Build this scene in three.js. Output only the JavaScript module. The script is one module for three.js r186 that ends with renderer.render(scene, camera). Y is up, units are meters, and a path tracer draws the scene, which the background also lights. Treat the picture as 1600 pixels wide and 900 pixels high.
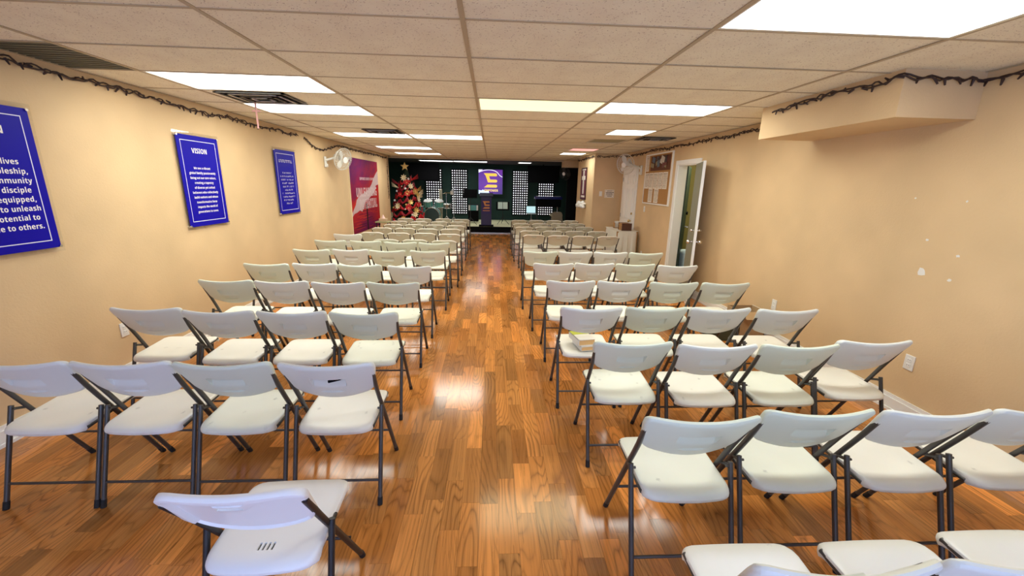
import * as THREE from 'three';
import { mergeGeometries, toCreasedNormals } from 'three/addons/utils/BufferGeometryUtils.js';
import { RoundedBoxGeometry } from 'three/addons/geometries/RoundedBoxGeometry.js';
import { RectAreaLightUniformsLib } from 'three/addons/lights/RectAreaLightUniformsLib.js';

// ---------------------------------------------------------------- camera, light, exposure
RectAreaLightUniformsLib.init();
const scene = new THREE.Scene();
const camera = new THREE.PerspectiveCamera(70.67, 16 / 9, 0.05, 60);
{
  const pitch = 0.24989, yaw = 0.054146, roll = 0.020435;
  const F = new THREE.Vector3(Math.sin(yaw) * Math.cos(pitch), -Math.sin(pitch), -Math.cos(yaw) * Math.cos(pitch));
  const R = new THREE.Vector3(Math.cos(yaw), 0, Math.sin(yaw));
  const U = new THREE.Vector3().crossVectors(R, F);
  camera.position.set(0, 1.66, 0);
  camera.up.copy(U.clone().multiplyScalar(Math.cos(roll)).addScaledVector(R, -Math.sin(roll)));
  camera.lookAt(camera.position.clone().add(F));
}
scene.background = new THREE.Color().setRGB(0.50, 0.68, 1.2);
scene.backgroundIntensity = 4.2;
const renderer = new THREE.WebGLRenderer();
renderer.toneMapping = THREE.LinearToneMapping;
renderer.toneMappingExposure = 1.27;
renderer.shadowMap.enabled = true;
const LAMP = 7.5, GLOW = 3.2;            // area light and visible glow of a ceiling fitting

// ---------------------------------------------------------------- helpers
let seed = 12345;
const rnd = () => { seed = (seed * 1664525 + 1013904223) >>> 0; return seed / 4294967296; };
const rr = (a, b) => a + (b - a) * rnd();
const V = (x, y, z) => new THREE.Vector3(x, y, z);
const taken = {};
function numbered(n) { const k = taken[n] = (taken[n] ?? -1) + 1; return k ? n + '_' + String(k).padStart(3, '0') : n; }
function tag(o, label, category, group, kind) {
  o.userData.label = label; o.userData.category = category;
  if (group) o.userData.group = group;
  if (kind) o.userData.kind = kind;
  return o;
}
function thing(name, label, category, pos = [0, 0, 0], turn = 0, group, kind) {
  const g = new THREE.Group(); g.name = numbered(name); g.position.set(...pos); g.rotation.y = turn; scene.add(g);
  return tag(g, label, category, group, kind);
}
function mesh(name, geo, mat, parent) {
  const g = Array.isArray(geo) ? join(geo) : geo;
  const m = new THREE.Mesh(g, mat); m.name = name; m.castShadow = m.receiveShadow = true; parent.add(m); return m;
}
function solo(name, geo, mat, label, category, group, kind) {
  const m = mesh(numbered(name), geo, mat, scene); return tag(m, label, category, group, kind);
}
function join(list) {
  const l = list.map((g) => { const n = g.index ? g.toNonIndexed() : g.clone(); for (const k of Object.keys(n.attributes)) if (!['position', 'normal', 'uv'].includes(k)) n.deleteAttribute(k);
    if (!n.attributes.uv) n.setAttribute('uv', new THREE.BufferAttribute(new Float32Array(n.attributes.position.count * 2), 2)); return n; });
  return mergeGeometries(l);
}
// box between two corners
function bx(x0, x1, y0, y1, z0, z1) { const g = new THREE.BoxGeometry(Math.abs(x1 - x0), Math.abs(y1 - y0), Math.abs(z1 - z0)); g.translate((x0 + x1) / 2, (y0 + y1) / 2, (z0 + z1) / 2); return g; }
function rbx(w, h, d, r, x = 0, y = 0, z = 0, seg = 2) { const g = new RoundedBoxGeometry(w, h, d, seg, r); g.translate(x, y, z); return g; }
function rod(a, b, r, seg = 10, r2 = r) {
  const d = new THREE.Vector3().subVectors(b, a), L = d.length();
  const g = new THREE.CylinderGeometry(r2, r, L, seg, 1); g.translate(0, L / 2, 0);
  g.applyQuaternion(new THREE.Quaternion().setFromUnitVectors(V(0, 1, 0), d.normalize())); g.translate(a.x, a.y, a.z); return g;
}
const pipe = (pts, r, seg = 24, rs = 6, closed = false) => new THREE.TubeGeometry(new THREE.CatmullRomCurve3(pts, closed, 'catmullrom', 0.3), seg, r, rs, closed);
// uv in metres, by the way each face points
function metricUV(g, s = 1) {
  const n = g.index ? g.toNonIndexed() : g, p = n.attributes.position, N = n.attributes.normal, uv = new Float32Array(p.count * 2);
  for (let i = 0; i < p.count; i++) {
    const ax = Math.abs(N.getX(i)), ay = Math.abs(N.getY(i)), az = Math.abs(N.getZ(i)), x = p.getX(i), y = p.getY(i), z = p.getZ(i);
    const [u, v] = ay >= ax && ay >= az ? [x, z] : ax >= az ? [z, y] : [x, y];
    uv[2 * i] = u * s; uv[2 * i + 1] = v * s;
  }
  n.setAttribute('uv', new THREE.BufferAttribute(uv, 2)); return n;
}
// a solid sheet: P(u, v, side) gives both faces, cells where hole(i, j) is true are open
function slab(us, vs, P, hole = () => false) {
  const nu = us.length, nv = vs.length, pos = [], idx = [];
  for (const s of [1, -1]) for (let j = 0; j < nv; j++) for (let i = 0; i < nu; i++) { const p = P(us[i], vs[j], s); pos.push(p.x, p.y, p.z); }
  const id = (i, j, s) => (s ? nu * nv : 0) + j * nu + i, quad = (a, b, c, d) => idx.push(a, b, c, a, c, d);
  const open = (i, j) => i < 0 || j < 0 || i >= nu - 1 || j >= nv - 1 || hole(i, j);
  for (let j = 0; j < nv - 1; j++) for (let i = 0; i < nu - 1; i++) {
    if (hole(i, j)) continue;
    quad(id(i, j, 0), id(i + 1, j, 0), id(i + 1, j + 1, 0), id(i, j + 1, 0));
    quad(id(i, j, 1), id(i, j + 1, 1), id(i + 1, j + 1, 1), id(i + 1, j, 1));
    if (open(i, j - 1)) quad(id(i, j, 0), id(i, j, 1), id(i + 1, j, 1), id(i + 1, j, 0));
    if (open(i, j + 1)) quad(id(i + 1, j + 1, 0), id(i + 1, j + 1, 1), id(i, j + 1, 1), id(i, j + 1, 0));
    if (open(i - 1, j)) quad(id(i, j + 1, 0), id(i, j + 1, 1), id(i, j, 1), id(i, j, 0));
    if (open(i + 1, j)) quad(id(i + 1, j, 0), id(i + 1, j, 1), id(i + 1, j + 1, 1), id(i + 1, j + 1, 0));
  }
  let g = new THREE.BufferGeometry(); g.setAttribute('position', new THREE.Float32BufferAttribute(pos, 3)); g.setIndex(idx); g.computeVertexNormals();
  const uv = new Float32Array(pos.length / 3 * 2); for (let i = 0; i < uv.length / 2; i++) { uv[2 * i] = pos[3 * i] + 0.5; uv[2 * i + 1] = pos[3 * i + 2] + 0.5; }
  g.setAttribute('uv', new THREE.BufferAttribute(uv, 2)); return toCreasedNormals(g, 0.62);
}
// value noise that tiles with period n
const lat = Array.from({ length: 4096 }, () => rnd());
function vnoise(x, y, px, py) {
  const xi = Math.floor(x), yi = Math.floor(y), fx = x - xi, fy = y - yi, sx = fx * fx * (3 - 2 * fx), sy = fy * fy * (3 - 2 * fy);
  const h = (a, b) => lat[((((a % px) + px) % px) * 157 + (((b % py) + py) % py) * 613) & 4095];
  return (h(xi, yi) * (1 - sx) + h(xi + 1, yi) * sx) * (1 - sy) + (h(xi, yi + 1) * (1 - sx) + h(xi + 1, yi + 1) * sx) * sy;
}
function dataTex(w, h, f, srgb = true) {
  const d = new Uint8Array(w * h * 4);
  for (let y = 0; y < h; y++) for (let x = 0; x < w; x++) { const c = f(x / w, y / h), o = 4 * (y * w + x); for (let k = 0; k < 3; k++) d[o + k] = Math.max(0, Math.min(255, c[k] * 255)); d[o + 3] = 255; }
  const t = new THREE.DataTexture(d, w, h); t.wrapS = t.wrapT = THREE.RepeatWrapping; t.magFilter = THREE.LinearFilter; t.minFilter = THREE.LinearMipmapLinearFilter; t.generateMipmaps = true;
  if (srgb) t.colorSpace = THREE.SRGBColorSpace; t.needsUpdate = true; return t;
}
function canvasTex(w, h, draw) {
  const c = document.createElement('canvas'); c.width = w; c.height = h; draw(c.getContext('2d'), w, h);
  const t = new THREE.CanvasTexture(c); t.colorSpace = THREE.SRGBColorSpace; t.anisotropy = 8; return t;
}
const lin = (r, g, b) => new THREE.Color().setRGB(r, g, b);
const std = (c, roughness = 0.6, metalness = 0, extra = {}) => new THREE.MeshStandardMaterial({ color: Array.isArray(c) ? lin(...c) : c, roughness, metalness, ...extra });

// ---------------------------------------------------------------- textures and materials
const woodTex = dataTex(1024, 1024, (u, v) => {        // 1 m across the grain, 2 m along it
  const n = (a, b) => vnoise(u * a, v * b, a, b);
  const bend = n(7, 3) * 1.6 + n(15, 6) * 0.5 + n(40, 9) * 0.12, zone = n(9, 4);
  const r0 = u * 16 + bend * 5.5, ring = Math.pow(Math.abs(2 * (r0 - Math.floor(r0)) - 1), 3.5);
  const streak = n(90, 3), fine = n(220, 8), pore = n(400, 30), blot = n(5, 3);
  let k = 0.82 - 0.22 * ring * (0.15 + zone) + 0.07 * (streak - 0.5) + 0.08 * (fine - 0.5) + 0.16 * (blot - 0.5);
  if (pore > 0.8 && fine < 0.5) k -= 0.10;
  return [k * 1.05 + 0.02, k - 0.02, k * 0.92 - 0.05];
});
const tileTex = (() => {                                // 0.61 m of fissured ceiling tile
  const N = 512, a = new Float32Array(N * N).fill(1);
  for (let k = 0; k < 1500; k++) {
    let x = rnd() * N, y = rnd() * N, t = rnd() * 6.28; const n = rnd() < 0.35 ? 3 + rnd() * 7 : 1, dk = rr(0.45, 0.8);
    for (let i = 0; i < n; i++) { a[((y | 0) & 511) * N + ((x | 0) & 511)] = dk; if (rnd() < 0.5) a[((y | 0) & 511) * N + (((x + 1) | 0) & 511)] = dk; x += Math.cos(t); y += Math.sin(t); t += rr(-0.6, 0.6); }
  }
  return dataTex(N, N, (u, v) => { const k = a[((v * N) | 0) * N + ((u * N) | 0)] * (0.97 + 0.03 * vnoise(u * 6, v * 6, 6, 6)); return [k, k * (0.6 + 0.4 * k), k * (0.5 + 0.5 * k)]; });
})();
const paintTex = dataTex(512, 512, (u, v) => { const k = 0.95 + 0.05 * vnoise(u * 3, v * 3, 3, 3) + 0.02 * (vnoise(u * 9, v * 9, 9, 9) - 0.5); return [k, k, k]; });
const peelTex = dataTex(512, 512, (u, v) => { const k = 0.5 * vnoise(u * 90, v * 90, 90, 90) + 0.5 * vnoise(u * 170, v * 170, 170, 170); return [k, k, k]; }, false);
const scuffTex = (() => {
  const N = 512, a = new Float32Array(N * N).fill(1);
  for (let k = 0; k < 30; k++) {        // smudges: loose clusters of small soft dots
    const cx = rnd() * N, cy = rnd() * N, dir = rnd() * 6.28, len = rr(2, 22), d = rr(0.015, 0.05);
    for (let j = 0; j < 45; j++) { const q = (rnd() - 0.5) * len, x0 = cx + Math.cos(dir) * q + rr(-4, 4), y0 = cy + Math.sin(dir) * q + rr(-4, 4), r = rr(0.8, 3);
      for (let y = -3; y <= 3; y++) for (let x = -3; x <= 3; x++) { const e = Math.hypot(x, y) / r; if (e < 1) { const o = ((y0 + y) & 511) * N + ((x0 + x) & 511); a[o] = Math.max(0.8, a[o] - d * (1 - e)); } } }
  }
  return dataTex(N, N, (u, v) => { const k = a[((v * N) | 0) * N + ((u * N) | 0)] * (0.975 + 0.025 * vnoise(u * 10, v * 10, 10, 10)); return [k, k * 0.995, k * 0.98]; });
})();
const WALL = std([0.72, 0.515, 0.285], 0.75, 0, { map: paintTex, bumpMap: peelTex, bumpScale: 0.0006 });
const M = {
  wall: WALL,
  white: std([0.78, 0.76, 0.70], 0.5), trim: std([0.84, 0.83, 0.78], 0.4),
  tile: std([0.87, 0.82, 0.655], 0.9, 0, { map: tileTex }), bar: std([0.46, 0.37, 0.24], 0.6),
  blackTile: std([0.012, 0.012, 0.012], 0.85), black: std([0.005, 0.005, 0.006], 0.8), blackGloss: std([0.012, 0.012, 0.016], 0.22),
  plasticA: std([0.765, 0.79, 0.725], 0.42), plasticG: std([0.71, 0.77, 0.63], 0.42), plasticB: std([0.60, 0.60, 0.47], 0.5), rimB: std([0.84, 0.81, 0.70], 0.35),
  plasticW: std([0.84, 0.84, 0.83], 0.38),
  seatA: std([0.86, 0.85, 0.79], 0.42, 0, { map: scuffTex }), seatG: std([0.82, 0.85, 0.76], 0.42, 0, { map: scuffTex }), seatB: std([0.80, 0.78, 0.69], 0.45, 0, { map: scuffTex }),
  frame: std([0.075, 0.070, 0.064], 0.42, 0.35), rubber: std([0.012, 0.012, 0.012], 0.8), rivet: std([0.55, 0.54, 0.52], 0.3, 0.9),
  darkFrame: std([0.02, 0.02, 0.022], 0.45, 0.2),
  chrome: std([0.75, 0.74, 0.72], 0.18, 1), steel: std([0.45, 0.45, 0.45], 0.35, 0.9), brass: std([0.62, 0.45, 0.18], 0.25, 1),
  green: std([0.006, 0.032, 0.026], 0.8), olive: std([0.30, 0.27, 0.085], 0.75), darkGreen: std([0.008, 0.028, 0.012], 0.6),
  wire: std([0.035, 0.016, 0.014], 0.6), stageFloor: std([0.76, 0.73, 0.46], 0.6), fan: std([0.70, 0.69, 0.63], 0.4),
  cork: std([0.42, 0.22, 0.07], 0.95), paper: std([0.80, 0.77, 0.70], 0.9), card: std([0.46, 0.30, 0.15], 0.9), teal: std([0.10, 0.36, 0.33], 0.25),
  cloth: std([0.72, 0.70, 0.60], 0.9), woodBox: std([0.40, 0.20, 0.06], 0.55), navy: std([0.022, 0.012, 0.075], 0.45), purple: std([0.11, 0.02, 0.22], 0.5),
  gold: std([0.75, 0.50, 0.16], 0.4, 0.5), cream: std([0.82, 0.70, 0.45], 0.6), red: std([0.50, 0.012, 0.018], 0.45), redDeep: std([0.28, 0.008, 0.02], 0.5),
  needle: std([0.012, 0.030, 0.014], 0.85), bark: std([0.05, 0.03, 0.02], 0.9), blueBag: std([0.62, 0.80, 0.92], 0.7),
};
M.black = new THREE.MeshPhysicalMaterial({ color: lin(0.005, 0.005, 0.006), roughness: 0.9, specularIntensity: 0.2 });
M.acrylic = new THREE.MeshPhysicalMaterial({ color: lin(0.96, 0.96, 0.96), roughness: 0.03, transmission: 1, thickness: 0, ior: 1.49 });
M.glass = new THREE.MeshPhysicalMaterial({ color: lin(0.97, 0.99, 1), roughness: 0.02, transmission: 1, thickness: 0, ior: 1.5 });

// ---------------------------------------------------------------- room shell
const CEIL = 2.41, XL = -3.06, XR = 3.15, ZB = 1.9, ZE = -16.9, STAGE_Z = -14.1, STAGE_H = 0.23;
const COL = (c) => -0.1419 + 1.2192 * c, ROW = (r) => -2.1858 - 0.6096 * r;
const S = (name, geo, mat, label, category) => solo(name, geo, mat, label, category, null, 'structure');
const W = (l) => metricUV(join(l));
S('wall_left', W([bx(XL - 0.15, XL, 0, CEIL + 0.2, ZB, -12.75)]), M.wall, 'long tan painted wall on the left with blue signs', 'wall');
S('wall_right', W([bx(XR, XR + 0.15, 0, CEIL + 0.2, ZB, -6.28), bx(XR, XR + 0.15, 2.03, CEIL + 0.2, -6.28, -7.0), bx(XR, XR + 0.15, 0, CEIL + 0.2, -7.0, -10.2)]), M.wall, 'long tan painted wall on the right with chipped paint', 'wall');
S('wall_return', W([bx(2.47, XR, 0, CEIL + 0.2, -10.05, -10.2)]), M.wall, 'short tan wall facing the chairs beside the six-panel door', 'wall');
S('wall_side', W([bx(2.47, 2.6, 0, CEIL + 0.2, -10.2, -11.95)]), M.wall, 'tan wall stub carrying the red cross plaque by the stage', 'wall');
S('wall_rear', W([bx(XL - 0.15, -2.1, 0, CEIL + 0.2, ZB, ZB + 0.15), bx(2.2, XR + 0.15, 0, CEIL + 0.2, ZB, ZB + 0.15), bx(-2.1, 2.2, 2.15, CEIL + 0.2, ZB, ZB + 0.15), bx(-2.1, 2.2, 0, 0.35, ZB, ZB + 0.15)]), M.wall, 'tan wall behind the viewer with the front window', 'wall');
{
  const w = thing('window_1', 'wide front window behind the viewer', 'window', [0, 0, 0], 0, null, 'structure');
  mesh('window_frame', [bx(-2.1, -2.04, 0.35, 2.15, ZB + 0.03, ZB + 0.1), bx(2.14, 2.2, 0.35, 2.15, ZB + 0.03, ZB + 0.1), bx(-2.1, 2.2, 0.35, 0.41, ZB + 0.03, ZB + 0.1), bx(-2.1, 2.2, 2.09, 2.15, ZB + 0.03, ZB + 0.1), bx(-0.69, -0.63, 0.35, 2.15, ZB + 0.03, ZB + 0.1), bx(0.73, 0.79, 0.35, 2.15, ZB + 0.03, ZB + 0.1)], M.trim, w);
  for (const [a, b] of [[-2.04, -0.69], [-0.63, 0.73], [0.79, 2.14]]) mesh('pane', bx(a, b, 0.41, 2.09, ZB + 0.06, ZB + 0.066), M.glass, w);
}
// stage walls
S('wall_front', W([bx(-4.4, 3.5, 0, CEIL + 0.2, ZE, ZE - 0.15)]), M.green, 'dark green wall behind the stage', 'wall');
S('wall_stage', W([bx(-4.55, -4.4, 0, CEIL + 0.2, -12.6, ZE - 0.15), bx(-4.4, XL - 0.15, 0, CEIL + 0.2, -12.6, -12.75)]), M.green, 'dark green wall at the left end of the stage', 'wall');
S('wall_wing', W([bx(2.6, 3.5, 0, CEIL + 0.2, -11.8, -11.95), bx(3.35, 3.5, 0, CEIL + 0.2, -11.95, ZE), bx(2.42, 3.35, 0, 2.22, -13.3, -13.36)]), M.black, 'black wall and curtain at the right end of the stage', 'wall');
S('trim_1', W([bx(2.24, 2.78, 2.2, CEIL, -13.0, -13.45)]), M.wall, 'small tan soffit box at right stage ceiling', 'trim');
S('trim_2', W([bx(-4.4, 3.35, 2.365, CEIL, -13.06, -13.14)]), M.bar, 'beige header strip along the edge of stage ceiling', 'trim');
S('wall_bulkhead', W([bx(2.6, XR, 2.13, CEIL + 0.1, -2.69, -4.08)]), M.wall, 'boxed tan bulkhead hanging from ceiling at the right wall', 'bulkhead');
// baseboards
const board = (side, z0, z1) => { const s = side < 0 ? 1 : -1, x = side < 0 ? XL : XR; return [bx(x, x + s * 0.018, 0, 0.10, z0, z1), bx(x, x + s * 0.011, 0.10, 0.128, z0, z1), bx(x, x + s * 0.026, 0, 0.022, z0, z1)]; };
S('baseboard_left', board(-1, ZB, -12.75), M.trim, 'white stepped baseboard along the left wall', 'baseboard');
S('baseboard_right', [...board(1, ZB, -6.21), ...board(1, -7.07, -8.8)], M.trim, 'white stepped baseboard along the right wall', 'baseboard');

// floor: wood strips
{
  const fl = thing('floor', 'brown wood strip floor with a glossy finish', 'floor', [0, 0, 0], 0, null, 'structure');
  mesh('subfloor', bx(-4.5, 5.0, -0.2, -0.0085, ZB + 0.15, ZE), std([0.05, 0.025, 0.012], 0.8), fl);
  const wood = new THREE.MeshPhysicalMaterial({ color: lin(0.88, 0.435, 0.135), map: woodTex, vertexColors: true, roughness: 0.15, ior: 1.5 });
  const list = [], sw = 0.0971, fwd = new THREE.Vector3(); camera.updateMatrixWorld(); camera.getWorldDirection(fwd);
  const pm = new THREE.Matrix4().multiplyMatrices(camera.projectionMatrix, camera.matrixWorldInverse);
  let c = 0;
  for (let x = XL; x < XR - 0.01; x += sw, c++) {
    let z = ZB + rr(0, 0.4);
    while (z > STAGE_Z - 0.1) {
      const L = rr(0.32, 0.56), x1 = Math.min(x + sw, XR), z0 = Math.min(z, ZB);
      list.push({ x0: x + 0.0004, x1: x1 - 0.0004, z0: z0, z1: z - L + 0.0008, tone: 0.62 + 0.5 * rnd() + (rnd() < 0.14 ? 0.18 : 0), hue: rr(-0.07, 0.07), o: [rnd(), rnd()] }); z -= L;
    }
  }
  function plankGeo(p) {
    const X0 = p.x0, X1 = p.x1, Z0 = p.z1, Z1 = p.z0, y = 0, b = -0.008, pos = [], uv = [], nor = [], col = [];
    const q = (P, n) => { for (const i of [0, 1, 2, 0, 2, 3]) { pos.push(...P[i]); nor.push(...n); uv.push(P[i][0] - X0 + p.o[0], (P[i][2]) * 0.5 + p.o[1]); col.push(p.tone * (1 + p.hue), p.tone, p.tone * (1 - p.hue * 1.5)); } };
    q([[X0, y, Z1], [X1, y, Z1], [X1, y, Z0], [X0, y, Z0]], [0, 1, 0]);
    q([[X0, b, Z1], [X1, b, Z1], [X1, y, Z1], [X0, y, Z1]], [0, 0, 1]); q([[X1, b, Z0], [X0, b, Z0], [X0, y, Z0], [X1, y, Z0]], [0, 0, -1]);
    q([[X1, b, Z1], [X1, b, Z0], [X1, y, Z0], [X1, y, Z1]], [1, 0, 0]); q([[X0, b, Z0], [X0, b, Z1], [X0, y, Z1], [X0, y, Z0]], [-1, 0, 0]);
    const g = new THREE.BufferGeometry();
    for (const [k, a, n] of [['position', pos, 3], ['normal', nor, 3], ['uv', uv, 2], ['color', col, 3]]) g.setAttribute(k, new THREE.Float32BufferAttribute(a, n));
    return g;
  }
  for (const p of list) {                                  // how large each strip shows in the photograph
    const m = V((p.x0 + p.x1) / 2, 0, (p.z0 + p.z1) / 2), n = m.clone().applyMatrix4(pm), d = m.clone().sub(camera.position).dot(fwd);
    p.seen = d > 0.3 && Math.abs(n.x) < 1.02 && Math.abs(n.y) < 1.05 ? 1 / d ** 3 * (Math.abs(m.x) < 0.62 ? 6 : 1) : 0;
  }
  list.sort((a, b) => b.seen - a.seen);
  for (const p of list.slice(0, 300)) mesh('floor_strip', plankGeo(p), wood, fl);
  mesh('far_floor_strips', mergeGeometries(list.slice(300).map(plankGeo)), wood, fl).userData.kind = 'stuff';
}
// stage
{
  const st = thing('stage_platform', 'low stage with pale floor and black front at the far end', 'stage', [0, 0, 0], 0, null, 'structure');
  mesh('deck', bx(-4.4, 3.35, STAGE_H - 0.03, STAGE_H, STAGE_Z, ZE), M.stageFloor, st);
  mesh('riser', bx(-4.4, 3.35, 0.03, STAGE_H - 0.001, STAGE_Z + 0.01, STAGE_Z - 0.08), M.black, st);
  mesh('edge_strip', bx(-4.4, 3.35, 0, 0.03, STAGE_Z + 0.02, STAGE_Z - 0.02), M.steel, st);
}
// ceiling: slab, tiles, grid
const fittings = [                                           // c0, c1, row, kind, where it is
  [-2, -1, 2, 'on', 'over the left chairs nearest the camera'], [-2, -1, 4, 'on', 'just beyond the nearest left square vent'], [-2, -1, 8, 'on', 'against the left grid line beside its twin'], [-2, -1, 12, 'on', 'fifth along the left side, by the banner'], [-2, -1, 15, 'on', 'last on the left side before the stage'],
  [-1, 0, 8, 'on', 'left of the centre grid line halfway down'], [0, 1, 3, 'dim', 'with yellowed dim tubes over the aisle'], [1, 2, 3, 'on', 'right of the yellowed dim one'], [1, 2, -1, 'on', 'at the top right corner of the view'],
  [1.5, 2, 6, 'on', 'small and square over the bulletin board'], [1.5, 2, 8, 'off', 'unlit with an olive cover'], [1.5, 2, 11, 'pink', 'glowing pink near the right wall stub'], [1.5, 2, 13, 'on', 'small and square nearest the right wall stub'],
  [-2, -1, 21, 'stage', 'over the drums on the stage'], [-1, 0, 21, 'stage', 'over the lectern on the stage'], [0.9, 1.3, 21, 'stage', 'short and over the right stage'],
];
{
  const ce = thing('ceiling', 'low suspended ceiling of speckled cream tiles', 'ceiling', [0, 0, 0], 0, null, 'structure');
  mesh('slab', bx(-4.55, 5.0, CEIL + 0.2, CEIL + 0.3, ZB + 0.15, ZE - 0.15), M.white, ce);
  const half = tileTex.clone(); half.needsUpdate = true;
  const colEdges = [XL, COL(-2), COL(-1), COL(0), COL(1), COL(2), XR];
  const geos = {};
  for (let r = -7; r < 18; r++) for (let k = 0; k < 6; k++) {
    const z0 = Math.min(ROW(r), ZB), z1 = ROW(r + 1); let x0 = colEdges[k], x1 = colEdges[k + 1];
    if (z0 - z1 < 0.05) continue;
    if (r === 1 && k === 0) continue;
    const f = fittings.filter((q) => q[2] === r && COL(q[0]) < x1 - 0.05 && COL(q[1]) > x0 + 0.05);
    if (f.length) { const q = f[0], a = COL(q[0]), b = COL(q[1]); const gaps = [[x0, Math.max(x0, a)], [Math.min(x1, b), x1]].filter(([p, s]) => s - p > 0.05); for (const [p, s] of gaps) mesh('ceiling_tile', metricUV(bx(p + 0.004, s - 0.004, CEIL + 0.004, CEIL + 0.018, z0 - 0.004, z1 + 0.004), 1.64), M.tile, ce); continue; }
    const key = [k, (z0 - z1).toFixed(3)].join();
    const g = geos[key] ??= metricUV(bx(x0 + 0.004 - (x0 + x1) / 2, x1 - 0.004 - (x0 + x1) / 2, 0, 0.014, (z0 - z1) / 2 - 0.004, -(z0 - z1) / 2 + 0.004), 1.64);
    const t = mesh('ceiling_tile', g, M.tile, ce); t.position.set((x0 + x1) / 2, CEIL + 0.004 + rr(-0.001, 0.002), (z0 + z1) / 2);
  }
  for (const x of [-2, -1, 0, 1, 2]) mesh('grid_runner', [bx(COL(x) - 0.012, COL(x) + 0.012, CEIL - 0.001, CEIL + 0.004, ZB, -13.1), bx(COL(x) - 0.002, COL(x) + 0.002, CEIL + 0.004, CEIL + 0.04, ZB, -13.1)], M.bar, ce);
  for (let r = -6; r <= 18; r++) mesh('grid_crosspiece', bx(XL, XR, CEIL + 0.0005, CEIL + 0.004, ROW(r) - 0.009, ROW(r) + 0.009), M.bar, ce);
  mesh('wall_angle', [bx(XL, XL + 0.02, CEIL - 0.002, CEIL + 0.003, ZB, -12.7), bx(XR - 0.02, XR, CEIL - 0.002, CEIL + 0.003, ZB, -10.05)], M.bar, ce);
  mesh('stage_ceiling', [bx(-4.4, 3.35, CEIL + 0.004, CEIL + 0.018, -13.14, ROW(21)), bx(-4.4, 3.35, CEIL + 0.004, CEIL + 0.018, ROW(22), ZE), bx(-4.4, COL(-2), CEIL + 0.004, CEIL + 0.018, ROW(21), ROW(22)), bx(COL(0), COL(0.9), CEIL + 0.004, CEIL + 0.018, ROW(21), ROW(22)), bx(COL(1.3), 3.35, CEIL + 0.004, CEIL + 0.018, ROW(21), ROW(22))], M.blackTile, ce);
}
// ceiling lights
{
  const glow = { on: new THREE.MeshStandardMaterial({ color: 0xffffff, roughness: 0.5, emissive: lin(1, 1, 0.98), emissiveIntensity: GLOW }), dim: new THREE.MeshStandardMaterial({ color: lin(0.85, 0.85, 0.6), roughness: 0.5, emissive: lin(0.98, 0.95, 0.55), emissiveIntensity: 0.85 }),
    pink: new THREE.MeshStandardMaterial({ color: lin(0.8, 0.5, 0.45), roughness: 0.5, emissive: lin(1, 0.42, 0.38), emissiveIntensity: 0.8 }), off: std([0.30, 0.28, 0.15], 0.5) };
  glow.stage = glow.on;
  const lamp = { on: [lin(0.965, 1, 0.90), LAMP], stage: [lin(0.965, 1, 0.90), LAMP * 0.45], dim: [lin(1, 0.98, 0.66), LAMP * 0.5], pink: [lin(1, 0.42, 0.38), 0.8] };
  for (const [c0, c1, r, kind, where] of fittings) {
    const a = COL(c0) + 0.012, b = COL(c1) - 0.012, z0 = ROW(r) - 0.01, z1 = ROW(r + 1) + 0.01, w = b - a, d = z0 - z1;
    const t = thing('ceiling_light', `recessed fluorescent ceiling light, ${where}`, 'ceiling light', [(a + b) / 2, CEIL, (z0 + z1) / 2], 0, 'recessed fluorescent ceiling lights');
    mesh('diffuser', bx(-w / 2 + 0.012, w / 2 - 0.012, 0.008, 0.012, -d / 2 + 0.012, d / 2 - 0.012), glow[kind], t);
    mesh('light_frame', [bx(-w / 2, w / 2, 0.002, 0.014, -d / 2, -d / 2 + 0.014), bx(-w / 2, w / 2, 0.002, 0.014, d / 2 - 0.014, d / 2), bx(-w / 2, -w / 2 + 0.014, 0.002, 0.014, -d / 2 + 0.014, d / 2 - 0.014), bx(w / 2 - 0.014, w / 2, 0.002, 0.014, -d / 2 + 0.014, d / 2 - 0.014)], M.white, t);
    mesh('housing', bx(-w / 2, w / 2, 0.016, 0.09, -d / 2, d / 2), M.white, t);
    if (lamp[kind]) { const l = new THREE.RectAreaLight(lamp[kind][0], lamp[kind][1], w - 0.03, d - 0.03); l.name = 'lamp'; l.position.y = 0.004; l.rotation.x = -Math.PI / 2; t.add(l); }
  }
}
// ceiling vents
for (const [x0, x1, z0, z1, label] of [[COL(-1.9), COL(-1.42), ROW(3.06), ROW(3.86), 'dark square ceiling vent nearest the camera, between two left lights'], [COL(-1.45), COL(-1.03), ROW(7.05), ROW(7.85), 'dark square ceiling vent farther along the left lights'], [COL(2.04), COL(2.45), ROW(7.15), ROW(7.8), 'dark ceiling vent by the right wall above the bulletin board']]) {
  const w = x1 - x0, d = z0 - z1, t = thing('ceiling_vent', label, 'vent', [(x0 + x1) / 2, CEIL, (z0 + z1) / 2], 0, 'square ceiling vents');
  mesh('vent_backing', bx(-w / 2, w / 2, -0.002, 0.002, -d / 2, d / 2), M.black, t);
  for (let k = 0; k < 4; k++) { const f = 1 - k * 0.24, s = []; const W2 = w / 2 * f, D2 = d / 2 * f; for (const [p, q] of [[V(-W2, 0, -D2), V(W2, 0, -D2)], [V(-W2, 0, D2), V(W2, 0, D2)], [V(-W2, 0, -D2), V(-W2, 0, D2)], [V(W2, 0, -D2), V(W2, 0, D2)]]) { const g = bx(Math.min(p.x, q.x) - 0.012, Math.max(p.x, q.x) + 0.012, -0.012 - 0.004 * k, -0.004 - 0.004 * k, Math.min(p.z, q.z) - 0.012, Math.max(p.z, q.z) + 0.012); s.push(g); } mesh('louvre', s, k % 2 ? M.steel : std([0.06, 0.055, 0.045], 0.5), t); }
}
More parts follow.
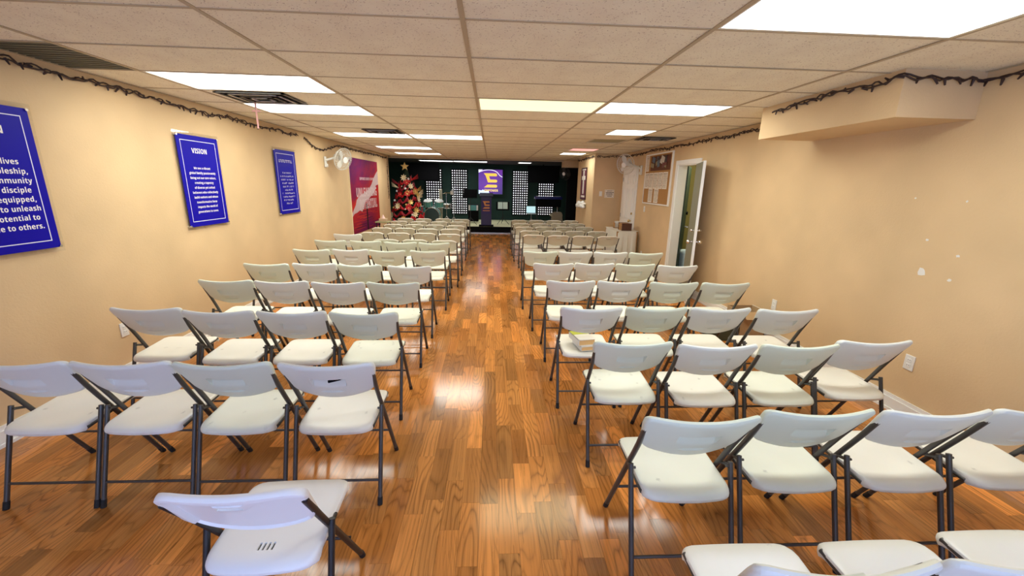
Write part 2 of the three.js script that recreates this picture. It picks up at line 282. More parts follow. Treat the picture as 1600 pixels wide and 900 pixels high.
{
  const t = thing('return_grille', 'long dark return grille beside the left wall at top left', 'vent', [(XL + COL(-2)) / 2 - 0.0, CEIL, ROW(1.5)]);
  const w = COL(-2) - XL - 0.03; mesh('grille_backing', bx(-w / 2, w / 2, 0.006, 0.012, -0.3, 0.3), M.darkFrame, t);
  for (let k = 0; k < 12; k++) mesh('grille_slat', bx(-w / 2, w / 2, 0.0, 0.004, -0.28 + k * 0.05, -0.28 + k * 0.05 + 0.03), std([0.10, 0.095, 0.06], 0.6), t);
}
{
  const t = thing('paper_cross', 'small pink paper cross hanging under the nearest vent', 'cross', [-2.33, CEIL - 0.26, -4.45]);
  mesh('upright', bx(-0.008, 0.008, 0, 0.248, -0.001, 0.001), std([0.7, 0.35, 0.3], 0.8), t); mesh('crossbar', bx(-0.04, 0.04, 0.155, 0.172, 0.001, 0.003), std([0.7, 0.35, 0.3], 0.8), t);
}

// ---------------------------------------------------------------- chairs
const sgn = (x) => Math.sign(x), TILT = 0.52;
function makeBack(o) {                  // o: W top half width, Wb bottom half width, H, rt, rb corner radii, T thickness, bow, y/z of the top corner, rim, pocket, slot
  const ry = o.ry ?? o.rt, top = (x) => { const e = (Math.abs(x) - (o.W - o.rt)) / o.rt; return e > 0 ? o.H - ry + ry * Math.sqrt(Math.max(0, 1 - e * e)) : o.H; };
  const bot = (x) => { const e = Math.abs(x) - (o.W - o.rb); return o.sag * (x / o.W) ** 2 + (e > 0 ? o.rb - Math.sqrt(Math.max(0, o.rb * o.rb - e * e)) : 0); };
  const halfU = o.us, us = [...halfU.map((q) => -q).reverse(), ...halfU.filter((q) => q > 0)], vs = o.vs;
  const P = (u, v, s) => {
    const x0 = u * o.W, h0 = bot(x0) + (top(x0) - bot(x0)) * v, wide = o.Wb + (o.W - o.Wb) * Math.min(1, Math.max(0, h0 / (o.H * 0.8)));
    const x = u * wide, edge = Math.min(1 - Math.abs(u), v * 0.5, (1 - v) * 0.5);
    let t = o.T / 2 * (edge < 0.004 ? 0.35 : edge < 0.02 ? 0.85 : 1);
    if (s > 0 && o.pocket) t -= o.pocket(x, h0 / o.H, u, v);
    if (s < 0 && o.pocket) t += o.pocket(x, h0 / o.H, u, v) * o.push;
    const n = o.bow * (1 - u * u) + s * t;                       // along the plate's own normal, towards the rear
    const dn = o.H - h0;
    return V(x, o.y - dn * Math.cos(TILT) - n * Math.sin(TILT), o.z - dn * Math.sin(TILT) + n * Math.cos(TILT));
  };
  const g = slab(us, vs, P, o.slot ? (i, j) => o.slot(us[i], us[i + 1], vs[j], vs[j + 1]) : undefined); g.userData.P = P; return g;
}
const halfUA = [0, 0.1, 0.15, 0.17, 0.3, 0.36, 0.385, 0.5, 0.7, 0.84, 0.89, 0.93, 0.965, 0.985, 1];
const vsA = [0, 0.035, 0.1, 0.17, 0.19, 0.225, 0.24, 0.275, 0.29, 0.36, 0.40, 0.43, 0.50, 0.545, 0.55, 0.60, 0.645, 0.655, 0.75, 0.87, 0.94, 0.975, 1];
const backA = makeBack({ W: 0.232, Wb: 0.196, H: 0.258, rt: 0.034, rb: 0.045, T: 0.024, push: 0.7, bow: 0.034, sag: 0.03, y: 0.812, z: 0.205, us: halfUA, vs: vsA,
  pocket: (x, h) => { let d = 0; if (Math.abs(x) < 0.083 && h > 0.40 && h < 0.652) d = h > 0.545 ? 0.021 : 0.021 * (h - 0.40) / 0.145; if (Math.abs(x) < 0.036 && h > 0.18 && h < 0.282) d = h > 0.235 ? 0.006 : -0.002; return d; } });
const halfUB = [0, 0.10, 0.14, 0.175, 0.3, 0.5, 0.62, 0.74, 0.82, 0.855, 0.885, 0.93, 0.965, 0.985, 1];
const vsB = [0, 0.03, 0.08, 0.11, 0.2, 0.35, 0.5, 0.65, 0.74, 0.765, 0.835, 0.86, 0.885, 0.915, 0.96, 0.985, 1];
const backBo = (rt, ry, y, z, H = 0.235) => ({ W: 0.214, Wb: 0.20, H, rt, ry, rb: 0.075, T: 0.026, push: 0, bow: 0.022, sag: 0.03, y, z, us: halfUB, vs: vsB,
  pocket: (x, h) => 0, slot: (a, b, c, d) => Math.max(Math.abs(a), Math.abs(b)) < 0.18 && c > 0.76 && d < 0.84 });
const rimmed = (...q) => makeBack({ ...backBo(...q), pocket: (x, h, u, v) => (Math.abs(u) < 0.87 && v > 0.02 && v < 0.9 && !(Math.abs(u) < 0.2 && v > 0.73 && v < 0.87) ? 0.015 : 0) });
const backB = rimmed(0.13, 0.095, 0.775, 0.2), backS = rimmed(0.07, 0.055, 0.79, 0.262, 0.275);
function makeSeat(o) {
  const half = o.us, us = [...half.map((q) => -q).reverse(), ...half.filter((q) => q > 0)];
  const P = (u, v, s) => {               // v 0 at the rear, 1 at the front
    const w = o.wr + (o.wf - o.wr) * v, rc = 0.05, x0 = u * w, e = Math.abs(x0) - (w - rc), cut = e > 0 ? rc - Math.sqrt(Math.max(0, rc * rc - e * e)) : 0;
    const z0 = 0.205 - 0.022 * u * u - cut * 0.9, z1 = -0.205 + 0.006 * u * u + cut * 0.8, z = z0 + (z1 - z0) * v;
    const lip = (q, k, a) => (q < k ? a * ((k - q) / k) ** 2 : 0), edge = Math.min((1 - Math.abs(u)) * 0.5, v, 1 - v);
    const y = 0.440 + 0.018 * v - lip(v, 0.1, 0.016) - lip(1 - v, 0.12, 0.018) - o.dish * (1 - u * u) * Math.sin(Math.PI * Math.min(1, v * 1.25)) - lip(1 - Math.abs(u), 0.08, 0.006);
    const t = edge < 0.004 ? 0.35 : 1;
    return V(x0, s > 0 ? y - 0.006 * (1 - t) : y - 0.006 - 0.020 * t, z);
  };
  return slab(us, o.vs, (u, v, s) => P(u, v, s), o.slot && ((i, j) => o.slot(us[i], us[i + 1], o.vs[j], o.vs[j + 1])));
}
const seatVs = [0, 0.015, 0.05, 0.1, 0.2, 0.35, 0.5, 0.65, 0.8, 0.88, 0.94, 0.98, 1], seatUs = [0, 0.2, 0.4, 0.6, 0.75, 0.86, 0.92, 0.96, 0.985, 1];
const flip = (g) => { const i = g.index.array; for (let k = 0; k < i.length; k += 3) { const t = i[k]; i[k] = i[k + 1]; i[k + 1] = t; } g.computeVertexNormals(); return g; };
const seatGeoA = makeSeat({ wr: 0.188, wf: 0.196, dish: 0.012, us: seatUs, vs: seatVs });
const seatGeoB = makeSeat({ wr: 0.182, wf: 0.188, dish: 0.008, us: seatUs, vs: seatVs });
const ventU = [0, 0.022, 0.06, 0.1, 0.14, 0.17, 0.2, 0.4, 0.6, 0.75, 0.86, 0.92, 0.96, 0.985, 1];
const seatGeoS = makeSeat({ wr: 0.184, wf: 0.190, dish: 0.004, us: ventU, vs: [0, 0.015, 0.05, 0.1, 0.17, 0.245, 0.35, 0.5, 0.65, 0.8, 0.88, 0.94, 0.98, 1], slot: (a, b, c, d) => { const m = Math.abs(a + b) / 2; return c > 0.165 && d < 0.25 && ((m > 0.022 && m < 0.06) || (m > 0.1 && m < 0.14)); } });
function makeChair(kind) {
  const t = new THREE.Group(); t.name = 'folding_chair';
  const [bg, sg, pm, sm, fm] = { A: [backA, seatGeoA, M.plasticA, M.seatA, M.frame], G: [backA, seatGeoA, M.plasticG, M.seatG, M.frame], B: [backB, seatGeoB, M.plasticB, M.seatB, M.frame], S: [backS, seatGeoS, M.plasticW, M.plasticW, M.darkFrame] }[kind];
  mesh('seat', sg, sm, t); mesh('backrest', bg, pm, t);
  if (kind === 'S') mesh('vent_shade', bx(-0.032, 0.032, 0.422, 0.434, 0.1, 0.142), M.rubber, t);  // dark plate standing in for the shade inside the vent slots
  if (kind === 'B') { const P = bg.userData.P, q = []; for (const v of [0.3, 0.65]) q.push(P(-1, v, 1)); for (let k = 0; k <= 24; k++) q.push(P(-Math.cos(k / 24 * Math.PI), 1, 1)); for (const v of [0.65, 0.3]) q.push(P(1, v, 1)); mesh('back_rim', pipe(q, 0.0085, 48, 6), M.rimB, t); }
  const big = kind === 'A' || kind === 'G', wide = big ? 0.208 : 0.196, xr0 = wide + 0.0125, yt = big ? 0.765 : 0.725, zt = kind === 'S' ? 0.235 : 0.182;
  for (const s of [-1, 1]) {
    const front = mesh('front_leg', [pipe([[0.006, yt], [-0.002, yt - 0.17], [0, 0.44], [0, 0.022]].map(([d, y]) => V(s * (wide + d), y, -0.222 + (zt + 0.222) * (y - 0.022) / (yt - 0.022))), 0.0118, 10, 8), new THREE.SphereGeometry(0.0118, 8, 6).translate(s * (wide + 0.006), yt, zt)], fm, t);
    mesh('rubber_foot', rod(V(s * wide, 0, -0.234), V(s * wide, 0.04, -0.212), 0.0132, 10), M.rubber, front);
    const xr = s * xr0, rear = mesh('rear_leg', rod(V(xr, 0.022, 0.219), V(xr, 0.505, 0.078), 0.0112, 10), fm, t);
    mesh('rubber_foot', rod(V(xr, 0, 0.226), V(xr, 0.04, 0.214), 0.0132, 10), M.rubber, rear);
    mesh('seat_rail', rod(V(s * (wide - 0.022), 0.413, 0.14), V(s * (wide - 0.02), 0.441, -0.165), 0.0095, 8), fm, t);
    mesh('hinge_link', [rod(V(xr, 0.488, 0.083), V(s * wide, 0.462, 0.012), 0.0075, 6), rod(V(xr - s * 0.02, 0.488, 0.083), V(xr + s * 0.008, 0.488, 0.083), 0.006, 6)], fm, t);
  }
  mesh('stretcher', rod(V(-wide, 0.225, -0.113), V(wide, 0.225, -0.113), 0.0068, 8), fm, t);
  mesh('stretcher', rod(V(-xr0, 0.125, 0.19), V(xr0, 0.125, 0.19), 0.0068, 8), fm, t);
  return t;
}
const seatKinds = [[0, 0, 0], [0.37, 0.21, 1], [0.13, 0.62, 2], [0.71, 0.44, 4], [0.55, 0.83, 5]].map(([a, b, r]) => { const t = scuffTex.clone(); t.offset.set(a, b); t.rotation = r; t.needsUpdate = true; return t; });
const seatMats = {}; for (const [k, m] of [['A', M.seatA], ['G', M.seatG], ['B', M.seatB]]) seatMats[k] = seatKinds.map((t) => { const n = m.clone(); n.map = t; return n; });
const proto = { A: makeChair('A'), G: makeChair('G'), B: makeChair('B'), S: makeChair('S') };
const ORD = ['first', 'second', 'third', 'fourth', 'fifth', 'sixth', 'seventh', 'eighth', 'ninth', 'tenth', 'eleventh', 'twelfth'];
function chair(kind, x, z, label, group, turn = 0) {
  const c = proto[kind].clone(); c.name = numbered('folding_chair'); c.position.set(x, 0, z); c.rotation.y = turn; scene.add(c);
  if (seatMats[kind]) c.children[0].material = seatMats[kind][Math.floor(rnd() * 5)];
  return tag(c, label, 'chair', group);
}
const leftRows = [                      // top back corners found in the photograph, x and z, wall side first
  ['A', [-2.243, -1.88], [-1.77, -1.88], [-1.295, -1.87], [-0.80, -1.86]], ['A', [-2.33, -2.74], [-1.83, -2.69], [-1.345, -2.68], [-0.86, -2.66]],
  ['A', [-2.31, -3.56], [-1.83, -3.54], [-1.335, -3.51], [-0.86, -3.52]], ['A', [-2.36, -4.31], [-1.88, -4.35], [-1.39, -4.30], [-0.86, -4.26]],
  ['A', [-2.30, -5.27], [-1.82, -5.31], [-1.335, -5.26], [-0.82, -5.28]], ['A', [-2.39, -6.14], [-1.87, -6.13], [-1.33, -6.04], [-0.84, -6.01]],
  ['B', null, [-1.64, -6.41], [-1.19, -6.41], [-0.73, -6.35]], ['B', [-2.10, -7.31], [-1.63, -7.27], [-1.18, -7.28], [-0.73, -7.19]], ['B', [-2.13, -8.08], [-1.68, -8.07], [-1.23, -8.01], [-0.79, -8.02]],
  ['B', [-2.08, -8.79], [-1.64, -8.81], [-1.20, -8.80], [-0.75, -8.70]], ['B', [-2.12, -9.55], [-1.65, -9.50], [-1.20, -9.56], [-0.76, -9.57]], ['B', [-2.13, -10.33], [-1.68, -10.30], [-1.20, -10.39], [-0.73, -10.29]],
];
const rightRows = [                     // aisle side first
  ['A', [0.86, -0.73], [1.35, -0.73], [1.83, -0.76], [2.31, -0.80]], ['A', [0.83, -1.36], [1.335, -1.40], [1.83, -1.39], [2.32, -1.39]], ['A', [0.82, -2.13], [1.295, -2.09], [1.785, -2.09], [2.29, -2.15]],
  ['A', [0.74, -2.80], [1.23, -2.81], [1.71, -2.80], [2.21, -2.77]], ['A', [0.75, -3.64], [1.23, -3.64], [1.72, -3.61], [2.21, -3.60]], ['A', [0.71, -4.49], [1.19, -4.52], [1.66, -4.50], [2.13, -4.44]], ['A', [0.66, -5.34], [1.135, -5.34], [1.61, -5.33], [2.09, -5.31]],
  ['B', [0.77, -7.25], [1.21, -7.22], [1.65, -7.19], [2.10, -7.18]], ['B', [0.76, -7.92], [1.21, -7.95], [1.66, -7.97], [2.10, -7.96]], ['B', [0.70, -8.64], [1.14, -8.72], [1.58, -8.76], [2.03, -8.80]],
  ['B', [0.70, -9.40], [1.14, -9.47], [1.58, -9.53], [2.02, -9.58]], ['B', [0.71, -10.33], [1.15, -10.35], [1.59, -10.35], [2.03, -10.40]],
];
const KB = 0.885 / 0.86;
for (const [rows, side] of [[leftRows, 'left'], [rightRows, 'right']]) rows.forEach(([kind, ...seats], r) => seats.forEach((p, i) => {
  if (!p) return;
  const b = kind === 'B', k = b ? KB : 1, n = side === 'left' ? seats.length - 1 - i : i;
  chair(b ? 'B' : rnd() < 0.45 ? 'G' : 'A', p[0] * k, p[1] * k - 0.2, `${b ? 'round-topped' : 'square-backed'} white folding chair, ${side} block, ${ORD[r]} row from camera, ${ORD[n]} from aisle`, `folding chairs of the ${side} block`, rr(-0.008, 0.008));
}));
chair('A', -2.39, -7.1, 'square-backed white folding chair alone by the left wall among round-topped rows', 'folding chairs of the left block');
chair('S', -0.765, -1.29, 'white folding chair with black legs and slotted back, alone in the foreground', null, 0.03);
{
  const m = solo('marker_pen', [rod(V(0, 0, 0), V(0.058, 0.014, -0.002), 0.0075, 8), rod(V(0.058, 0.014, -0.002), V(0.072, 0.0175, -0.0025), 0.005, 8)], M.black, 'black marker lying in the back pocket of an aisle chair', 'marker');
  m.position.set(-0.795, 0.700, -1.866);
}

// ---------------------------------------------------------------- left wall
function signTex(title, lines, size, blurry) {
  return canvasTex(700, 1024, (c, w, h) => {
    c.fillStyle = '#0d0199'; c.fillRect(0, 0, w, h);
    c.strokeStyle = '#e9e6f2'; c.lineWidth = 7; c.strokeRect(58, 58, w - 116, h - 116);
    c.fillStyle = '#f4efe6'; c.textAlign = 'center'; c.textBaseline = 'middle'; c.font = 'bold 76px sans-serif';
    if (title) c.fillText(title, w / 2, 165);
    c.font = `bold ${size}px sans-serif`;
    lines.forEach((l, i) => {
      if (Array.isArray(l)) { c.textAlign = 'right'; c.fillText(l[0], 642 - l[1], 381 + i * 67); return; }
      const y = 360 + i * (h - 470) / lines.length;
      if (!blurry) { c.fillText(l, w / 2, y, w - 150); return; }
      c.save(); let x = w / 2 - l / 2; while (x < w / 2 + l / 2) { const q = 8 + rnd() * 9; if (rnd() > 0.16) { c.fillRect(x, y - 12, 4, 24); c.fillRect(x, y + (rnd() < 0.5 ? -12 : 4), q, 5); } x += q + 6; } c.restore();
    });
    if (blurry) { let x = 130; while (x < 570) { const q = 18 + rnd() * 10; c.fillRect(x, 150, 7, 44); c.fillRect(x, rnd() < 0.5 ? 150 : 187, q, 7); x += q + 12; } }
  });
}
const signs = [
  [-2.39, -3.01, signTex('MISSION', [['lives', 88], ['discipleship,', 42], ['community', 30], ['disciple', 50], ['equipped,', 32], ['to unleash', 16], ['potential to', 38], ['come to others.', 24]], 53), 'blue acrylic wall sign cut by the left edge of view'],
  [-4.29, -4.905, signTex('VISION', ['We see a vibrant', 'global family passionately', 'living out our core values,', 'creating a tapestry', 'of diverse yet united', 'believers who collectively', 'build nations and whose', 'transformative force', 'impacts the world of', 'generations to come.'], 36), 'blue acrylic wall sign headed VISION'],
  [-6.11, -6.73, signTex('', [330, 450, 420, 400, 380, 300, 420, 400, 380, 220], 40, true), 'blue acrylic wall sign nearest the left wall fan'],
];
for (const [z0, z1, tex, label] of signs) {
  const w = z0 - z1, h = 0.905, t = thing('wall_sign', label, 'sign', [XL, 1.17, (z0 + z1) / 2], Math.PI / 2, 'blue acrylic signs on the left wall');
  mesh('print', bx(-w / 2, w / 2, 0, h, 0.022, 0.026), std([0.006, 0.001, 0.28], 0.5), t);
  const pl = new THREE.PlaneGeometry(w - 0.002, h - 0.002); pl.translate(0, h / 2, 0.0266); mesh('lettering', pl, new THREE.MeshPhysicalMaterial({ map: tex, roughness: 0.5, specularIntensity: 0.3 }), t);
  mesh('acrylic_plate', bx(-w / 2 - 0.028, w / 2 + 0.028, -0.03, h + 0.03, 0.0155, 0.0205), M.acrylic, t);
  for (const [a, b] of [[-1, 0], [1, 0], [-1, 1], [1, 1]]) mesh('standoff', rod(V(a * (w / 2 - 0.008), b * (h - 0.016) + 0.008, 0), V(a * (w / 2 - 0.008), b * (h - 0.016) + 0.008, 0.036), 0.0095, 12), M.chrome, t);
}
{ // banner poster
  const z0 = -9.22, z1 = -11.46, y0 = 0.5, y1 = 2.16, tex = canvasTex(1024, 760, (c, w, h) => {
    let g = c.createLinearGradient(0, 0, w * 0.25, h); g.addColorStop(0, '#94146c'); g.addColorStop(0.22, '#7c1470'); g.addColorStop(0.42, '#bb1746'); g.addColorStop(0.6, '#e2371c'); g.addColorStop(0.8, '#b81c34'); g.addColorStop(1, '#7c1058'); c.fillStyle = g; c.fillRect(0, 0, w, h);
    for (let k = 0; k < 260; k++) { const x = rnd() * w, y = rnd() * h * 0.55, s = 20 + rnd() * 90; c.fillStyle = rnd() < 0.5 ? 'rgba(200,30,60,0.07)' : 'rgba(70,10,110,0.08)'; c.beginPath(); c.ellipse(x, y, s, s * 0.45, -0.5, 0, 7); c.fill(); }
    for (let k = 0; k < 26; k++) { const y = h * (0.68 + 0.012 * k), x = rnd() * w * 0.7; c.fillStyle = k % 3 ? 'rgba(235,90,40,0.55)' : 'rgba(60,8,50,0.6)'; c.fillRect(x, y, 120 + rnd() * 260, 6 + rnd() * 6); }
    g = c.createLinearGradient(w * 0.5, 0, w, 0); g.addColorStop(0, 'rgba(220,50,20,0)'); g.addColorStop(1, 'rgba(225,45,20,0.75)'); c.fillStyle = g; c.fillRect(w * 0.4, h * 0.4, w * 0.6, h * 0.5);
    c.fillStyle = '#e6d9d2'; c.beginPath(); c.moveTo(0, h * 0.72);
    for (const [x, y] of [[0.06, 0.66], [0.12, 0.62], [0.16, 0.55], [0.26, 0.50], [0.36, 0.47], [0.46, 0.45], [0.6, 0.42], [0.72, 0.34], [0.82, 0.25], [0.92, 0.17], [1, 0.13], [1, 0.34], [0.9, 0.36], [0.82, 0.45], [0.7, 0.5], [0.58, 0.55], [0.46, 0.58], [0.38, 0.66], [0.32, 0.72], [0.24, 0.70], [0.14, 0.73], [0.06, 0.74], [0, 0.78]]) c.lineTo(x * w, y * h + (rnd() - 0.5) * 14); c.closePath(); c.fill();
    c.fillStyle = '#210318'; c.fillRect(w * 0.47, h * 0.62, w * 0.045, h * 0.38);
    c.fillStyle = '#f6efe9'; c.textAlign = 'center'; c.textBaseline = 'middle'; c.font = 'bold 40px sans-serif'; c.fillText('EMPOWER CHURCH CENTRE', w * 0.56, h * 0.265, w * 0.56);
    c.font = 'bold 132px sans-serif'; c.lineWidth = 9; c.strokeStyle = '#f6efe9'; c.fillText('UNLEASHING', w * 0.54, h * 0.455, w * 0.76); c.strokeText('POTENTIAL', w * 0.58, h * 0.625, w * 0.66);
  });
  const t = thing('wall_banner', 'large purple and red printed banner on the left wall', 'banner', [XL, y0, (z0 + z1) / 2], Math.PI / 2);
  mesh('banner_sheet', bx(-(z0 - z1) / 2, (z0 - z1) / 2, 0, y1 - y0, 0.004, 0.012), std([0.16, 0.01, 0.07], 0.6), t);
  const pl = new THREE.PlaneGeometry(z0 - z1 - 0.01, y1 - y0 - 0.01); pl.translate(0, (y1 - y0) / 2, 0.0126); mesh('banner_print', pl, new THREE.MeshPhysicalMaterial({ map: tex, color: lin(0.62, 0.52, 0.56), roughness: 0.7, specularIntensity: 0.3 }), t);
  mesh('edge_trim', [bx(-(z0 - z1) / 2 - 0.012, -(z0 - z1) / 2, 0, y1 - y0, 0, 0.016)], M.cream, t);
}
// string lights
function lightString(pts, label) {
  const t = thing('light_string', label, 'string lights'), wires = [], bulbs = [];
  const curve = new THREE.CatmullRomCurve3(pts, false, 'catmullrom', 0.2), L = curve.getLength(), n = Math.round(L / 0.055);
  for (let w = 0; w < 2; w++) { const q = []; for (let i = 0; i <= n; i++) { const p = curve.getPointAt(i / n); q.push(V(p.x + rr(-0.006, 0.006), p.y + rr(-0.02, 0.02), p.z + rr(-0.006, 0.006))); } wires.push(new THREE.TubeGeometry(new THREE.CatmullRomCurve3(q), n * 2, 0.006, 5)); }
  for (let i = 0; i < L / 0.09; i++) { const p = curve.getPointAt(Math.min(1, (i + rnd() * 0.5) / (L / 0.09))), d = V(rr(-0.5, 0.5), rr(-1.2, 0.5), rr(-0.5, 0.5)).normalize().multiplyScalar(0.04); bulbs.push(rod(p, p.clone().add(d), 0.009, 6, 0.005)); }
  mesh('cable', wires, M.wire, t); mesh('bulbs', bulbs, M.wire, t).userData.kind = 'stuff';
}
{
  const p = []; for (let z = 0.4; z > -7.0; z -= 0.28) p.push(V(XL + 0.02, 2.345 + rr(-0.022, 0.018), z));
  lightString(p, 'brown string lights pinned along the near left wall top');
  const q = []; for (let z = -7.15; z > -12.7; z -= 0.3) { const k = z > -8.5 ? Math.sin((-7.15 - z) / 1.35 * Math.PI) : 0; q.push(V(XL + 0.02, 2.335 - 0.15 * Math.max(0, k) + rr(-0.015, 0.012), z)); } for (let y = 2.2; y > 1.2; y -= 0.2) q.push(V(XL + 0.02, y, -12.55 + rr(-0.03, 0.03)));
  lightString(q, 'brown string lights sagging beside the left fan to the stage');
  const a = []; for (let z = -1.2; z > -2.66; z -= 0.24) a.push(V(XR - 0.02, 2.355 + rr(-0.015, 0.015), z)); for (let x = XR - 0.1; x > 2.6; x -= 0.2) a.push(V(x, 2.36 + rr(-0.012, 0.012), -2.665)); for (let z = -2.7; z > -4.1; z -= 0.2) a.push(V(2.578, 2.365 + rr(-0.015, 0.015), z));
  lightString(a, 'brown string lights around the top of the right bulkhead');
  const b = []; for (let z = -4.15; z > -9.95; z -= 0.27) b.push(V(XR - 0.02, 2.345 + rr(-0.02, 0.015), z)); for (let x = XR - 0.15; x > 2.5; x -= 0.2) b.push(V(x, 2.35 + rr(-0.01, 0.01), -10.02)); for (let z = -10.1; z > -11.95; z -= 0.3) b.push(V(2.445, 2.345 + rr(-0.015, 0.015), z));
  lightString(b, 'brown string lights along the far right wall top');
}
// wall fans
function wallFan(pos, side, aim, mat, label, R = 0.2) {
  const t = thing('wall_fan', label, 'fan', pos);
  mesh('wall_bracket', [rbx(0.03, 0.19, 0.075, 0.012, side * 0.018, 0, 0), rbx(0.035, 0.06, 0.04, 0.01, side * 0.04, -0.06, 0)], mat, t);
  const c = aim.at; mesh('arm', rod(V(side * 0.02, 0.03, 0), c.clone().addScaledVector(aim.dir, -0.13), 0.022, 10), mat, t);
  const head = new THREE.Group(); head.name = 'fan_head'; head.position.copy(c); head.quaternion.setFromUnitVectors(V(0, 0, 1), aim.dir.clone().normalize()); t.add(head);
  const mot = new THREE.CylinderGeometry(0.055, 0.045, 0.12, 16); mot.rotateX(Math.PI / 2); mot.translate(0, 0, -0.12); mesh('motor', [mot, rbx(0.05, 0.07, 0.05, 0.012, 0, 0.06, -0.13)], mat, head);
  const cage = []; for (const [r, z] of [[R, 0], [R * 0.93, 0.04], [R * 0.6, 0.062], [R * 0.9, -0.04], [R * 0.55, -0.06]]) { const g = new THREE.TorusGeometry(r, r === R ? 0.006 : 0.0025, 6, 36); g.translate(0, 0, z); cage.push(g); }
  for (let k = 0; k < 28; k++) { const a = k / 28 * Math.PI * 2, p = (r, z) => V(Math.cos(a) * r, Math.sin(a) * r, z); cage.push(pipe([p(0.05, 0.066), p(R * 0.6, 0.062), p(R * 0.93, 0.04), p(R, 0), p(R * 0.9, -0.04), p(0.05, -0.066)], 0.0017, 12, 4)); }
  mesh('cage', cage, mat, head);
  const bl = []; for (let k = 0; k < 3; k++) { const s = new THREE.Shape(); s.moveTo(0.02, -0.015); s.bezierCurveTo(0.06, -0.075, 0.15, -0.08, R * 0.88, -0.03); s.bezierCurveTo(R * 0.93, 0.01, 0.15, 0.055, 0.02, 0.02); const g = new THREE.ExtrudeGeometry(s, { depth: 0.003, bevelEnabled: false, curveSegments: 8 }); g.rotateX(0.35); g.rotateZ(k * 2.094); bl.push(g); } mesh('blades', bl, mat, head);
  const hub = new THREE.CylinderGeometry(0.05, 0.055, 0.02, 20); hub.rotateX(Math.PI / 2); hub.translate(0, 0, 0.066); mesh('hub_badge', hub, M.plasticW, head);
}
wallFan([XL, 1.99, -7.95], 1, { at: V(0.30, 0.06, -0.10), dir: V(0.86, -0.3, 0.36) }, M.fan, 'white wall fan on the left wall before the banner');
wallFan([XR, 2.0, -8.72], -1, { at: V(-0.30, 0.12, -0.18), dir: V(-0.75, -0.22, 0.58) }, M.fan, 'white wall fan above the six-panel door', 0.21);
wallFan([2.47, 2.02, -13.28], -1, { at: V(-0.16, 0.0, 0.12), dir: V(-0.7, -0.2, 0.6) }, M.darkFrame, 'black wall fan below the tan soffit at the stage');
// outlets
function plate(name, x, y, z, side, label, kind) {
  const t = thing(name, label, name === 'outlet' ? 'outlet' : 'switch', [x, y, z], side * Math.PI / 2);
  mesh('cover_plate', rbx(0.072, 0.116, 0.007, 0.003, 0, 0, 0.0035), M.white, t);
  if (kind === 'outlet') for (const dy of [0.02, -0.02]) { const s = mesh('socket', rbx(0.032, 0.028, 0.004, 0.0015, 0, dy, 0.008), M.trim, t); mesh('slot', [bx(-0.008, -0.006, dy - 0.004, dy + 0.006, 0.0098, 0.0104), bx(0.006, 0.008, dy - 0.004, dy + 0.006, 0.0098, 0.0104)], M.black, s); }
  else mesh('toggle', rbx(0.012, 0.026, 0.014, 0.002, 0, 0, 0.01), M.trim, t);
}
plate('outlet', XL, 0.42, -3.36, 1, 'white wall outlet behind the second left row', 'outlet');
plate('outlet', XR, 0.42, -2.67, -1, 'white wall outlet low on the near right wall', 'outlet');
plate('outlet', XR, 0.42, -4.18, -1, 'white wall outlet beside the cardboard box', 'outlet');
plate('outlet', XR, 0.30, -8.30, -1, 'white wall outlet below the bulletin board', 'outlet');
plate('light_switch', XR, 1.22, -8.36, -1, 'white light switch just under the bulletin board', 'switch');
plate('light_switch', 2.66, 1.48, -10.05, 0, 'beige thermostat plate left of the white notice', 'switch');
// chipped paint
for (const [y, z, s, label] of [[1.10, -2.76, 0.034, 'largest white paint chip on the right wall'], [1.33, -2.78, 0.011, 'small white paint chip above the largest one'], [1.08, -2.57, 0.014, 'white paint chip right of the largest one'], [1.62, -2.94, 0.008, 'tiny paint chip highest on the left'], [1.61, -2.60, 0.009, 'tiny paint chip highest on the right'], [1.25, -2.56, 0.013, 'pale paint chip farthest right, halfway up']]) {
  const sh = new THREE.Shape(); for (let k = 0; k < 9; k++) { const a = k / 9 * 6.283, r = s * rr(0.6, 1.15); sh[k ? 'lineTo' : 'moveTo'](Math.cos(a) * r, Math.sin(a) * r * 0.85); }
  const g = new THREE.ExtrudeGeometry(sh, { depth: 0.0012, bevelEnabled: false }); g.rotateY(-Math.PI / 2); g.translate(XR - 0.0001, y, z); solo('paint_chip', g, M.white, label, 'paint chip');
}

